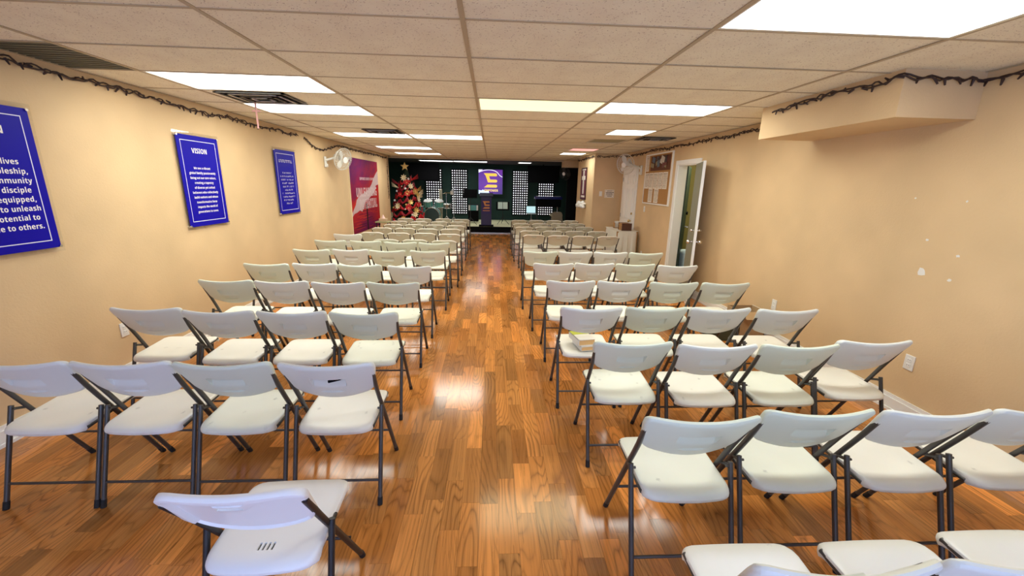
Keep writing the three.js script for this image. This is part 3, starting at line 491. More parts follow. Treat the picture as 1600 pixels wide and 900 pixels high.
// ---------------------------------------------------------------- right wall: doors, board, table
function sixPanel(w, h) {
  const g = [bx(-w / 2, w / 2, 0, h, 0, 0.03)], st = 0.10, cw = (w - 3 * st) / 2;
  for (const [y0, y1] of [[0.2, 0.82], [0.95, 1.62], [1.72, 1.92]]) for (const s of [-1, 1]) { const cx = s * (cw + st) / 2; g.push(bx(cx - cw / 2, cx + cw / 2, y0, y0 + 0.018, 0.03, 0.038), bx(cx - cw / 2, cx + cw / 2, y1 - 0.018, y1, 0.03, 0.038), bx(cx - cw / 2, cx - cw / 2 + 0.018, y0, y1, 0.03, 0.038), bx(cx + cw / 2 - 0.018, cx + cw / 2, y0, y1, 0.03, 0.038), rbx(cw - 0.07, y1 - y0 - 0.07, 0.014, 0.006, cx, (y0 + y1) / 2, 0.032)); }
  return g;
}
{
  const d = thing('door_1', 'white six-panel door beside the cloth-covered table', 'door', [XR, 0, -9.38], -Math.PI / 2, null, 'structure');
  mesh('door_leaf', sixPanel(0.84, 2.03), M.trim, d);
  mesh('casing', [bx(-0.49, -0.425, 0, 2.1, 0, 0.022), bx(0.425, 0.49, 0, 2.1, 0, 0.022), bx(-0.425, 0.425, 2.035, 2.1, 0, 0.022)], M.trim, d);
  for (const y of [0.25, 1.0, 1.82]) mesh('hinge', rod(V(-0.42, y - 0.045, 0.036), V(-0.42, y + 0.045, 0.036), 0.009, 8), M.steel, d);
  const kn = new THREE.SphereGeometry(0.03, 14, 10); kn.translate(0.36, 0.92, 0.085); mesh('knob', [kn, rod(V(0.36, 0.92, 0.03), V(0.36, 0.92, 0.08), 0.011, 10)], M.brass, d);
  mesh('deadbolt', rod(V(0.36, 1.08, 0.03), V(0.36, 1.08, 0.05), 0.025, 14), M.brass, d);
}
{
  S('trim_3', [bx(XR - 0.018, XR, 0, 2.1, -6.28, -6.215), bx(XR - 0.018, XR, 0, 2.1, -7.0, -7.065), bx(XR - 0.018, XR, 2.03, 2.1, -6.28, -7.0), bx(XR, XR + 0.15, 0, 2.03, -6.28, -6.296), bx(XR, XR + 0.15, 0, 2.03, -6.984, -7.0), bx(XR, XR + 0.15, 2.014, 2.03, -6.296, -6.984)], M.trim, 'white casing around the open doorway on the right', 'door frame');
  S('wall_washroom', W([bx(4.5, 4.6, 0, CEIL + 0.2, -5.6, -9.0), bx(XR + 0.15, 4.5, 0, CEIL + 0.2, -8.9, -9.0), bx(XR + 0.15, 4.5, 0, CEIL + 0.2, -5.6, -5.7)]), M.olive, 'olive green walls inside the open doorway', 'wall');
  // leaf swung almost flat against the wall
  const d = thing('door_2', 'white door swung open into the room against right wall', 'door', [XR - 0.03, 0, -6.28], 0, null, 'structure');
  const L = 0.77, dir = V(-Math.sin(0.35), 0, Math.cos(0.35));   // the leaf runs from its hinge towards the chairs
  d.quaternion.setFromUnitVectors(V(1, 0, 0), dir);
  mesh('door_leaf', bx(0, L, 0.01, 2.02, -0.018, 0.018), M.trim, d);
  mesh('face_panel', bx(0.02, L - 0.01, 0.05, 2.01, 0.018, 0.021), std([0.17, 0.17, 0.105], 0.4), d);  // flat grey-olive stands in for the shaded mirror and its reflection
  for (const y of [0.92, 1.08]) for (const s of [-1, 1]) { const kn = new THREE.SphereGeometry(y < 1 ? 0.03 : 0.02, 12, 8); kn.translate(L - 0.06, y, s * (y < 1 ? 0.075 : 0.05)); mesh(y < 1 ? 'knob' : 'deadbolt', [kn, rod(V(L - 0.06, y, s * 0.018), V(L - 0.06, y, s * 0.07), 0.011, 8)], M.chrome, d); }
  const e = thing('door_3', 'dark green inner door standing open in the doorway', 'door', [XR + 0.18, 0, -6.99], 0, null, 'structure');
  e.quaternion.setFromUnitVectors(V(1, 0, 0), V(0.49, 0, -0.872).normalize());
  mesh('door_leaf', bx(0, 0.74, 0, 2.02, -0.04, 0), M.darkGreen, e); mesh('lever', [rod(V(0.66, 0.95, 0), V(0.66, 0.95, 0.055), 0.013, 8), rod(V(0.66, 0.95, 0.055), V(0.56, 0.95, 0.055), 0.011, 8)], M.chrome, e); mesh('deadbolt', rod(V(0.66, 1.2, 0), V(0.66, 1.2, 0.03), 0.03, 12), M.black, e);
  const wl = thing('added_washroom_light', 'added unseen ceiling lamp lighting the olive washroom', 'ceiling light', [4.0, CEIL, -7.0]);  // unseen lamp, added to light the washroom walls
  mesh('lamp_base', new THREE.CylinderGeometry(0.16, 0.16, 0.03, 24).translate(0, -0.015, 0), M.white, wl); mesh('lamp_dome', new THREE.SphereGeometry(0.14, 20, 8, 0, 6.2832, Math.PI / 2, Math.PI / 2).scale(1, 0.5, 1).translate(0, -0.03, 0), new THREE.MeshStandardMaterial({ color: 0xffffff, emissive: lin(1, 0.9, 0.7), emissiveIntensity: 1.5 }), wl);
  const pl0 = new THREE.PointLight(lin(1, 0.9, 0.7), 3.0); pl0.name = 'lamp'; pl0.position.y = -0.14; pl0.castShadow = true; wl.add(pl0);
  S('ceiling_washroom', bx(XR + 0.15, 4.5, CEIL, CEIL + 0.03, -5.7, -8.9), M.white, 'plain ceiling of the washroom', 'ceiling');
  const b = thing('storage_bag', 'light blue padded bag with black strap inside the doorway', 'bag', [3.62, 0, -7.22]);
  mesh('bag_body', rbx(0.28, 0.56, 0.3, 0.07, 0, 0.28, 0, 4), M.blueBag, b); mesh('strap', pipe([V(-0.02, 0.02, 0.157), V(-0.03, 0.3, 0.158), V(-0.01, 0.53, 0.13), V(0.02, 0.57, 0.0)], 0.012, 16, 6), M.black, b);
}
{
  const t = thing('bulletin_board', 'cork bulletin board with white frame on right wall', 'bulletin board', [XR, 1.345, -7.85], -Math.PI / 2), w = 1.24, h = 0.925;
  mesh('cork_sheet', bx(-w / 2, w / 2, 0, h, 0, 0.012), M.cork, t);
  mesh('board_frame', [bx(-w / 2, w / 2, -0.012, 0.012, 0, 0.02), bx(-w / 2, w / 2, h - 0.012, h + 0.012, 0, 0.02), bx(-w / 2 - 0.012, -w / 2 + 0.012, -0.012, h + 0.012, 0, 0.02), bx(w / 2 - 0.02, w / 2 + 0.02, -0.012, h + 0.012, 0, 0.022)], M.trim, t);
  const printed = [0, 1, 2].map(() => canvasTex(128, 192, (c, W2, H2) => { c.fillStyle = '#e8dfcf'; c.fillRect(0, 0, W2, H2); c.fillStyle = '#57493b'; for (let r = 0; r < 9; r++) { let x = 14; const y = 14 + r * 19; while (x < 108) { const q = 5 + rnd() * 18; c.fillRect(x, y, q, r ? 6 : 9); x += q + 6; } } }));
  const sheet = (cx, cy, sw, sh, k, label) => { const g = rbx(sw, sh, 0.0016, 0.0004, 0, 0, 0, 1); const p = thing('notice_sheet', label, 'paper', [XR - 0.0145, 1.345 + cy, -7.85 + cx], -Math.PI / 2, 'sheets pinned to the bulletin board'); p.rotation.z = 0; mesh('page', g, M.paper, p); const pl = new THREE.PlaneGeometry(sw - 0.004, sh - 0.004); pl.translate(0, 0, 0.0012); mesh('print', pl, new THREE.MeshStandardMaterial({ map: printed[k % 3], roughness: 0.9 }), p); };
  for (let k = 0; k < 5; k++) sheet(-0.50 + k * 0.222, 0.435, 0.205, 0.30, k, `printed sheet, ${ORD[k]} from the fan in the board's middle row`);
  sheet(-0.25, 0.155, 0.205, 0.26, 1, 'printed sheet in the bottom row nearer the fan'); sheet(0.04, 0.155, 0.205, 0.26, 2, 'printed sheet in the bottom row nearer the doorway'); sheet(-0.52, 0.76, 0.15, 0.29, 0, 'tall printed sheet at the top corner by the fan');
  const photos = thing('photo_collage', 'overlapping dark photo collage at the top of board', 'collage', [XR - 0.012, 1.345 + 0.62, -7.85], -Math.PI / 2);
  const cm = [std([0.03, 0.02, 0.02], 0.6), std([0.25, 0.20, 0.10], 0.6), std([0.09, 0.12, 0.16], 0.6), std([0.16, 0.04, 0.03], 0.6), std([0.55, 0.52, 0.46], 0.7)];
  mesh('backing_card', bx(-0.36, 0.55, 0.0, 0.27, 0.001, 0.004), std([0.13, 0.045, 0.02], 0.8), photos);
  for (let k = 0; k < 14; k++) { const g = rbx(rr(0.08, 0.19), rr(0.06, 0.13), 0.002, 0.0008, 0, 0, 0, 1); g.rotateZ(rr(-0.4, 0.4)); g.translate(rr(-0.28, 0.46), rr(0.05, 0.22), 0.006 + k * 0.0012); mesh('photo', g, cm[k % 5], photos); }
}
{
  const t = thing('notice_sign', 'white printed notice on the short tan wall', 'sign', [2.875, 1.39, -10.05]);
  mesh('notice_card', bx(-0.115, 0.115, 0, 0.19, 0.001, 0.005), M.paper, t);
  const pl = new THREE.PlaneGeometry(0.22, 0.18); pl.translate(0, 0.095, 0.0056); mesh('print', pl, new THREE.MeshStandardMaterial({ roughness: 0.9, map: canvasTex(256, 208, (c, w, h) => { c.fillStyle = '#eee3d2'; c.fillRect(0, 0, w, h); c.strokeStyle = '#4b3a2c'; c.lineWidth = 4; c.strokeRect(10, 10, w - 20, h - 20); c.fillStyle = '#4b3a2c'; [[60, 26, 136, 14], [30, 58, 196, 24], [40, 96, 176, 20], [34, 130, 188, 18], [64, 164, 128, 18]].forEach(([x, y, q, r]) => { let a = x; while (a < x + q) { const s = 8 + rnd() * 14; c.fillRect(a, y, s, r); a += s + 5; } }); }) }), t);
}
{ // table with cloth
  const t = thing('cloth_table', 'small table under a pale cloth by the six-panel door', 'table', [2.86, 0, -8.86]);
  mesh('tabletop', bx(-0.22, 0.22, 0.72, 0.745, -0.44, 0.44), M.woodBox, t);
  const cl = [], n = 96, prof = (a) => { const c = Math.cos(a), s = Math.sin(a), p = 8; const r = 1 / Math.pow(Math.pow(Math.abs(c), p) + Math.pow(Math.abs(s), p), 1 / p); return [c * r, s * r]; };
  const us = Array.from({ length: n + 1 }, (_, i) => i / n), vs = [0, 0.06, 0.12, 0.3, 0.6, 1];
  cl.push(slab(us, vs, (u, v, s) => { const a = u * Math.PI * 2, [c, d] = prof(a), f = v < 0.1 ? 0 : (v - 0.1) / 0.9, ex = 0.006 + f * (0.035 + 0.022 * Math.sin(a * 13) + 0.012 * Math.sin(a * 29)) + s * 0.0015; return V(c * (0.225 + (c < 0 ? ex : Math.min(ex, 0.012))), 0.752 - 0.70 * f - (v < 0.1 ? 0 : 0.004), d * (0.445 + ex)); }));
  cl.push(bx(-0.23, 0.23, 0.748, 0.753, -0.45, 0.45)); mesh('tablecloth', cl, M.cloth, t);
  for (const [a, b] of [[-1, -1], [1, -1], [-1, 1], [1, 1]]) mesh('leg', bx(a * 0.2 - 0.02, a * 0.2 + 0.02, 0, 0.72, b * 0.41 - 0.02, b * 0.41 + 0.02), M.woodBox, t);
  const c = thing('wooden_chest', 'small brown wooden box with dark ends on cloth table', 'box', [2.86, 0.754, -8.62]);
  mesh('box_body', rbx(0.2, 0.15, 0.22, 0.01, 0, 0.075, 0), M.woodBox, c); for (const q of [0.11, -0.13]) mesh('end_panel', bx(-0.105, 0.105, 0, 0.155, q, q + 0.02), std([0.09, 0.03, 0.012], 0.5), c); mesh('lid_edge', bx(-0.106, 0.106, 0.11, 0.118, -0.105, 0.105), M.gold, c);
  const d = thing('card_holder', 'little wooden holder with white cards on cloth table', 'holder', [2.84, 0.754, -9.08]);
  mesh('rack', [bx(-0.08, 0.08, 0, 0.012, -0.06, 0.06), bx(-0.08, -0.07, 0, 0.12, -0.06, 0.06), bx(0.07, 0.08, 0, 0.12, -0.06, 0.06)], M.woodBox, d); mesh('cards', [bx(-0.06, 0.06, 0.012, 0.15, -0.03, -0.02), bx(-0.06, 0.06, 0.012, 0.13, 0.0, 0.01)], M.paper, d);
}
{ // cross plaque and flowers
  const t = thing('cross_plaque', 'tall dark red plaque with a white cross', 'plaque', [2.47, 1.31, -11.07], -Math.PI / 2);
  mesh('plaque_board', rbx(0.56, 0.80, 0.02, 0.004, 0, 0.4, 0.011), std([0.15, 0.012, 0.03], 0.5), t);
  mesh('plaque_frame', [bx(-0.29, -0.26, 0, 0.8, 0.012, 0.03), bx(0.26, 0.29, 0, 0.8, 0.012, 0.03), bx(-0.29, 0.29, 0.78, 0.81, 0.012, 0.03), bx(-0.29, 0.29, -0.01, 0.02, 0.012, 0.03)], std([0.05, 0.008, 0.015], 0.4), t);
  mesh('cross_upright', bx(-0.055, 0.055, 0.14, 0.73, 0.021, 0.028), M.paper, t); mesh('cross_arm', [bx(-0.19, 0.19, 0.5, 0.6, 0.021, 0.029)], M.paper, t); mesh('title_band', [bx(-0.2, 0.2, 0.05, 0.1, 0.021, 0.024), bx(-0.2, 0.2, 0.745, 0.775, 0.021, 0.024)], M.paper, t);
  const f = thing('flower_swag', 'bunch of white artificial flowers under the cross plaque', 'flowers', [2.47, 1.165, -11.07]);
  const fl = []; for (let k = 0; k < 26; k++) { const g = new THREE.IcosahedronGeometry(rr(0.04, 0.065), 1); g.scale(0.9, rr(0.7, 1), 1); g.translate(-0.06 + rr(-0.03, 0.02), rr(-0.05, 0.06), -0.38 + k * 0.03); fl.push(g); } mesh('blossoms', fl, M.trim, f).userData.kind = 'stuff'; mesh('stem_wire', rod(V(-0.03, 0, -0.4), V(-0.03, 0, 0.4), 0.006, 6), M.darkGreen, f);
}
{ // boxes by the right wall
  const c = thing('cardboard_box', 'open cardboard box on the floor by the right wall', 'box', [2.95, 0, -4.33]);
  mesh('box_walls', [bx(-0.15, 0.15, 0, 0.006, -0.14, 0.14), bx(-0.15, 0.15, 0, 0.33, -0.14, -0.134), bx(-0.15, 0.15, 0, 0.33, 0.134, 0.14), bx(-0.15, -0.144, 0, 0.33, -0.14, 0.14), bx(0.144, 0.15, 0, 0.33, -0.14, 0.14)], M.card, c); const fp = bx(-0.15, 0.15, -0.003, 0.003, 0, 0.12); fp.rotateX(0.5); fp.translate(0, 0.33, 0.14); mesh('flap', fp, M.card, c); mesh('white_edge', [bx(0.15, 0.153, 0.31, 0.334, -0.14, 0.14)], M.white, c);
  const b = thing('storage_bin', 'dark green plastic bin beside the cardboard box', 'bin', [2.62, 0, -4.30]);
  mesh('bin_body', rbx(0.28, 0.22, 0.3, 0.02, 0, 0.11, 0), std([0.05, 0.07, 0.045], 0.5), b); mesh('papers', [bx(-0.1, 0.08, 0.222, 0.24, -0.1, 0.08), bx(-0.06, 0.1, 0.242, 0.25, -0.06, 0.1)], M.paper, b);
}
{ // books on a chair
  const bk = (name, w, h, d, cover, label, pos, turn) => { const t = thing(name, label, 'book', pos, turn, 'books on the aisle chair'); mesh('pages', bx(-w / 2 + 0.004, w / 2 - 0.004, 0.003, h - 0.003, -d / 2 + 0.004, d / 2 - 0.003), std([0.80, 0.50, 0.20], 0.9), t); mesh('cover', [bx(-w / 2, w / 2, 0, 0.003, -d / 2, d / 2), bx(-w / 2, w / 2, h - 0.003, h, -d / 2, d / 2), bx(-w / 2, -w / 2 + 0.004, 0, h, -d / 2, d / 2)], cover, t); return t; };
  bk('book', 0.13, 0.035, 0.19, M.paper, 'lower thick paperback on the right aisle chair', [0.735, 0.447, -2.93], 0.16);
  const t = bk('book', 0.135, 0.045, 0.20, M.paper, 'upper thick paperback with yellow green band on aisle chair', [0.715, 0.483, -2.955], 0.2); mesh('cover_band', bx(-0.066, 0.0665, 0.0452, 0.0462, -0.1, -0.02), std([0.42, 0.45, 0.02], 0.6), t);
}

// ---------------------------------------------------------------- left corner: tree, tissue table
{
  const t = thing('christmas_tree', 'christmas tree with red ribbons, gold flowers and star', 'christmas tree', [-2.68, 0, -13.4]);
  mesh('trunk', rod(V(0, 0, 0), V(0, 2.0, 0), 0.03, 8, 0.01), M.bark, t);
  t.scale.setScalar(1.04);
  const rad = (y) => 0.55 * Math.pow(Math.max(0, (2.02 - y) / 1.75), 0.72);
  const tw = []; for (let k = 0; k < 1500; k++) { const y = 0.28 + 1.68 * Math.pow(rnd(), 1.35), a = rnd() * 6.283, r = rad(y), b = V(Math.cos(a) * r * 0.25, y + 0.05, Math.sin(a) * r * 0.25), e = V(Math.cos(a) * r * rr(0.75, 1.02), y - rr(0.02, 0.1), Math.sin(a) * r * rr(0.75, 1.02)); tw.push(rod(b, e, 0.018, 4, 0.006)); }
  mesh('foliage', tw, M.needle, t).userData.kind = 'stuff';
  const face = Math.PI / 2 - 0.2;      // towards the chairs
  const at = (y, a, k = 1) => V(Math.cos(a) * rad(y) * k, y, Math.sin(a) * rad(y) * k);
  for (let b = 0; b < 8; b++) { const y0 = 1.72 - b * 0.185, pts = []; for (let i = 0; i <= 20; i++) { const a = -0.3 + i / 20 * 3.7; pts.push(at(y0 + 0.05 * Math.sin(i * 1.9 + b) - 0.012 * i, a, 1.02 + 0.05 * Math.sin(i * 2.4))); } const crv = new THREE.CatmullRomCurve3(pts); mesh('ribbon', slab(Array.from({ length: 61 }, (_, i) => i / 60), [0, 0.33, 0.66, 1], (u, v, s) => { const p = crv.getPointAt(u), w = 0.135 * (0.7 + 0.3 * Math.sin(u * 40 + b)); return V(p.x * (1 + 0.06 * Math.sin(v * 3.14) + s * 0.004), p.y + (v - 0.5) * w, p.z * (1 + 0.06 * Math.sin(v * 3.14) + s * 0.004)); }), b % 2 ? M.redDeep : M.red, t); }
  const petals = (n, r, w) => { const l = []; for (let k = 0; k < n; k++) { const s = new THREE.Shape(); s.moveTo(0, 0); s.quadraticCurveTo(w, r * 0.5, 0, r); s.quadraticCurveTo(-w, r * 0.5, 0, 0); const g = new THREE.ExtrudeGeometry(s, { depth: 0.004, bevelEnabled: false, curveSegments: 4 }); g.rotateX(0.35); g.rotateZ(k / n * 6.283); l.push(g); } return join(l); };
  const f8 = petals(8, 0.105, 0.036), r6 = petals(6, 0.10, 0.05);
  const place = (name, g, m, y, a, k = 1.08, s = 1) => { const o = mesh(name, g, m, t), p = at(y, a, k); o.position.copy(p); o.lookAt(p.clone().add(V(Math.cos(a), 0.25, Math.sin(a)).add(V(t.position.x, 0, t.position.z)))); o.quaternion.setFromUnitVectors(V(0, 0, 1), V(Math.cos(a), 0.2, Math.sin(a)).normalize()); o.scale.setScalar(s); return o; };
  const core = new THREE.IcosahedronGeometry(0.02, 1);
  for (const [y, a, s, m] of [[1.72, 1.75, 1.1, M.cream], [1.48, 0.95, 1, M.cream], [1.32, 0.62, 1.1, M.gold], [1.1, 0.4, 1, M.cream], [1.02, 1.15, 0.9, M.gold], [0.9, 2.0, 1.1, M.cream], [0.78, 0.85, 1.1, M.gold], [0.66, 0.95, 1, M.cream], [1.3, 1.3, 0.8, M.gold], [0.62, 2.4, 1.1, M.cream], [1.22, 0.35, 1.1, M.gold], [0.55, 1.6, 0.8, M.gold], [0.5, 2.6, 1, M.gold]]) { const o = place('gold_flower', f8, m, y, a, 1.12, s); mesh('flower_centre', core, M.gold, o); }
  for (const [y, a] of [[1.58, 1.35], [1.25, 1.35], [1.24, 1.95], [1.38, 0.45], [0.95, 0.6], [0.85, 1.3]]) { const o = place('red_flower', r6, M.red, y, a, 1.1); mesh('flower_centre', core, M.gold, o); }
  const ball = new THREE.SphereGeometry(0.034, 12, 8); for (let k = 0; k < 22; k++) { const o = mesh('bauble', ball, [M.chrome, M.plasticW, M.gold, M.red][k % 4], t); o.position.copy(at(rr(0.4, 1.7), rr(0, 3.2), 1.08)); }
  for (const [y, a, d, m] of [[1.42, 2.9, 0.2, M.cream], [1.52, 2.7, 0.22, M.redDeep], [1.66, 0.3, 0.24, M.red], [1.22, 0.05, 0.22, M.cream], [1.32, 0.1, 0.2, M.gold], [1.12, 0.15, 0.18, M.cream]]) { const p = at(y, a, 0.9); const l = []; for (let k = 0; k < 5; k++) l.push(rod(p, p.clone().add(V(Math.cos(a) * d, 0.05 + 0.03 * k, Math.sin(a) * d + k * 0.015)), 0.008, 5, 0.004)); mesh('twig_spray', l, m, t); }
  const s = new THREE.Shape(); for (let k = 0; k < 10; k++) { const a = Math.PI / 2 + k * Math.PI / 5, r = k % 2 ? 0.05 : 0.125; s[k ? 'lineTo' : 'moveTo'](Math.cos(a) * r, Math.sin(a) * r); } s.closePath();
  const g = new THREE.ExtrudeGeometry(s, { depth: 0.015, bevelEnabled: true, bevelSize: 0.006, bevelThickness: 0.014, bevelSegments: 1 }); g.translate(-0.03, 2.05, 0); mesh('star_topper', g, M.gold, t);
}
{
  const t = thing('side_table', 'small side table between the banner and tree', 'side table', [-2.78, 0, -10.75]);
  mesh('table_top', rbx(0.34, 0.03, 0.34, 0.008, 0, 0.655, 0), std([0.34, 0.33, 0.16], 0.6), t); for (const [a, b] of [[-1, -1], [1, -1], [-1, 1], [1, 1]]) mesh('leg', rod(V(a * 0.14, 0, b * 0.14), V(a * 0.14, 0.64, b * 0.14), 0.014, 8), M.darkFrame, t);
  const b = thing('tissue_box', 'tissue box with pink tissue on the small side table', 'tissue box', [-2.77, 0.671, -10.72]);
  mesh('carton', rbx(0.2, 0.075, 0.12, 0.006, 0, 0.0375, 0), std([0.6, 0.42, 0.25], 0.7), b); const ti = new THREE.ConeGeometry(0.055, 0.1, 7, 3); ti.translate(0, 0.122, 0); mesh('tissue', ti, std([0.85, 0.60, 0.52], 0.9), b);
}

// ---------------------------------------------------------------- stage
const SH = STAGE_H;
function logo(c, x, y, s) {             // the angular three-bar mark
  c.beginPath(); c.moveTo(x - 0.5 * s, y - 0.5 * s); c.lineTo(x + 0.38 * s, y - 0.5 * s); c.quadraticCurveTo(x + 0.5 * s, y - 0.42 * s, x + 0.42 * s, y - 0.3 * s); c.lineTo(x - 0.12 * s, y - 0.3 * s); c.lineTo(x - 0.04 * s, y - 0.06 * s); c.lineTo(x + 0.4 * s, y - 0.06 * s); c.quadraticCurveTo(x + 0.54 * s, y + 0.04 * s, x + 0.4 * s, y + 0.14 * s); c.lineTo(x - 0.2 * s, y + 0.14 * s); c.lineTo(x - 0.36 * s, y - 0.32 * s); c.closePath(); c.fill();
  c.beginPath(); c.moveTo(x - 0.48 * s, y + 0.5 * s); c.lineTo(x - 0.24 * s, y + 0.3 * s); c.lineTo(x + 0.4 * s, y + 0.3 * s); c.quadraticCurveTo(x + 0.54 * s, y + 0.4 * s, x + 0.4 * s, y + 0.5 * s); c.closePath(); c.fill();
}
{ // central screen
  const t = thing('display_screen', 'purple screen with gold emblem above the lectern', 'screen', [-0.035, 1.27, -16.72]), w = 0.94, h = 0.93;
  mesh('bezel', rbx(w + 0.05, h + 0.05, 0.05, 0.01, 0, h / 2, 0), M.blackGloss, t);
  const tex = canvasTex(512, 512, (c, W2, H2) => { const g = c.createLinearGradient(0, 0, W2, H2); g.addColorStop(0, '#4a1680'); g.addColorStop(0.5, '#5d1a86'); g.addColorStop(1, '#38115f'); c.fillStyle = g; c.fillRect(0, 0, W2, H2);
    c.strokeStyle = '#f2ecff'; c.lineWidth = 12; c.beginPath(); c.moveTo(0, 60); c.quadraticCurveTo(120, 0, 240, 4); c.quadraticCurveTo(380, 10, 430, 90); c.quadraticCurveTo(460, 130, 512, 150); c.stroke(); c.fillStyle = '#efe6ff'; c.beginPath(); c.moveTo(0, 0); c.lineTo(90, 0); c.lineTo(0, 60); c.fill();
    c.fillStyle = '#cfe0ff'; c.beginPath(); c.moveTo(0, 512); c.lineTo(0, 430); c.lineTo(60, 440); c.lineTo(90, 420); c.lineTo(140, 450); c.lineTo(210, 440); c.lineTo(240, 512); c.fill();
    c.fillStyle = '#f0b834'; logo(c, 260, 225, 300); c.font = 'bold 68px sans-serif'; c.textAlign = 'center'; c.fillStyle = '#f3cf6a'; c.fillText('EMPOWER', 270, 462, 300); });
  mesh('wall_mount', bx(-0.15, 0.15, 0.3, 0.6, -0.18, -0.025), M.black, t);
  const pl = new THREE.PlaneGeometry(w, h); pl.translate(0, h / 2, 0.0256); mesh('picture', pl, new THREE.MeshStandardMaterial({ color: 0x000000, roughness: 0.2, emissive: 0xffffff, emissiveMap: tex, emissiveIntensity: 1.1 }), t);
  const l = new THREE.RectAreaLight(lin(0.6, 0.35, 0.6), 0.3, w, h); l.name = 'screen_light'; l.position.set(0, h / 2, 0.03); l.rotation.y = Math.PI; t.add(l);
}
// LED panels
{
  const led = new THREE.MeshStandardMaterial({ color: 0xffffff, emissive: lin(1, 0.95, 1), emissiveIntensity: 1.3 }), dots = [], d0 = new THREE.CylinderGeometry(0.0195, 0.0195, 0.006, 10); d0.rotateX(Math.PI / 2);
  for (let r = 0; r < 19; r++) for (let c = 0; c < 7; c++) { const g = d0.clone(); g.translate(-0.27 + c * 0.09, 0.045 + r * 0.0915, 0.018); dots.push(g); }
  const dg = join(dots);
  for (const [x, label] of [[-2.29, 'panel of white lights behind the drums'], [-1.28, 'tall panel of white lights right of the drums'], [1.17, 'tall panel of white lights right of the purple screen'], [2.21, 'panel of white lights behind the keyboard']]) {
    const t = thing('dotted_light_wall', label, 'light panel', [x, 0.45, -16.86], 0, 'dotted light panels on the stage wall');
    mesh('panel_board', rbx(0.66, 1.76, 0.03, 0.005, 0, 0.87, 0), M.black, t); mesh('dots', dg, led, t).userData.kind = 'stuff';
    const l = new THREE.RectAreaLight(lin(1, 0.95, 1), 0.06, 0.6, 1.7); l.name = 'panel_light'; l.position.set(0, 0.87, 0.03); l.rotation.y = Math.PI; t.add(l);
  }
}
for (const [x, w, label] of [[-2.59, 1.17, 'black television hung above the drums'], [2.0, 1.23, 'black television hung above the keyboard']]) {
  const t = thing('television', label, 'television', [x, 1.745, -16.2], 0, 'black hanging televisions');
  mesh('housing', rbx(w, 0.62, 0.06, 0.01, 0, 0.31, 0), M.black, t); mesh('screen_glass', bx(-w / 2 + 0.02, w / 2 - 0.02, 0.02, 0.6, 0.03, 0.033), M.black, t); mesh('mount_pole', rod(V(0, 0.6, -0.04), V(0, 0.68, -0.04), 0.02, 8), M.black, t);
}
{
  const t = thing('lectern', 'dark purple lectern with gold emblem at stage front', 'lectern', [-0.17, SH, -14.3]);
  mesh('base', rbx(0.5, 0.04, 0.36, 0.006, 0, 0.02, 0), M.black, t); mesh('column', rbx(0.36, 0.96, 0.26, 0.01, 0, 0.52, 0), M.navy, t); const top = rbx(0.46, 0.03, 0.36, 0.006); top.rotateX(0.3); top.translate(0, 1.06, 0); mesh('reading_top', top, std([0.015, 0.009, 0.05], 0.85), t);
  const pl = new THREE.PlaneGeometry(0.34, 0.5); pl.translate(0, 0.68, 0.1306); mesh('emblem', pl, new THREE.MeshStandardMaterial({ roughness: 0.5, map: canvasTex(256, 376, (c, w, h) => { c.fillStyle = '#241058'; c.fillRect(0, 0, w, h); c.fillStyle = '#d08a4a'; logo(c, 128, 150, 190); c.fillStyle = '#b9744a'; c.fillRect(40, 285, 180, 22); }) }), t);
}
// drums
function drum(name, r, h, pos, tilt, shell, head, label) {
  const t = thing(name, label, 'drum', pos); t.rotation.set(...tilt);
  mesh('shell', new THREE.CylinderGeometry(r, r, h, 28, 1, true), shell, t); for (const q of [h / 2 - 0.003, -h / 2 + 0.003]) mesh('drum_head', new THREE.CylinderGeometry(r * 0.98, r * 0.98, 0.006, 28).translate(0, q, 0), head, t);
  const hp = new THREE.TorusGeometry(r + 0.006, 0.011, 6, 28); hp.rotateX(Math.PI / 2); for (const s of [-1, 1]) mesh('hoop', hp.clone().translate(0, s * h / 2, 0), M.chrome, t);
  const lug = []; for (let k = 0; k < 6; k++) { const a = k * 1.047; lug.push(rod(V(Math.cos(a) * (r + 0.012), -h / 2, Math.sin(a) * (r + 0.012)), V(Math.cos(a) * (r + 0.012), h / 2, Math.sin(a) * (r + 0.012)), 0.005, 5)); } mesh('tension_rods', lug, M.chrome, t); return t;
}
drum('bass_drum', 0.27, 0.4, [-2.14, SH + 0.28, -15.15], [Math.PI / 2, 0, 0], M.teal, std([0.03, 0.06, 0.06], 0.5), 'teal bass drum with dark front head on the stage floor');
drum('tom_drum', 0.16, 0.2, [-2.27, SH + 0.70, -15.1], [0.3, 0, 0.08], M.teal, M.plasticW, 'left teal tom above the bass drum');
drum('tom_drum', 0.16, 0.2, [-1.89, SH + 0.70, -15.1], [0.3, 0, -0.08], M.teal, M.plasticW, 'right teal tom above the bass drum');
drum('floor_tom', 0.19, 0.34, [-2.62, SH + 0.42, -15.35], [0, 0, 0], M.teal, M.plasticW, 'teal floor tom at the left of the drum kit');
drum('snare_drum', 0.17, 0.14, [-1.66, SH + 0.60, -15.5], [0.05, 0, 0], M.chrome, M.plasticW, 'chrome snare drum at the right of the drum kit');
function tripod(t, h, r0 = 0.24, m = M.chrome) { mesh('stand_pole', rod(V(0, 0.1, 0), V(0, h, 0), 0.011, 8), m, t); for (let k = 0; k < 3; k++) { const a = k * 2.094 + 0.4; mesh('stand_leg', rod(V(0, 0.26, 0), V(Math.cos(a) * r0, 0.005, Math.sin(a) * r0), 0.009, 6), m, t); } }
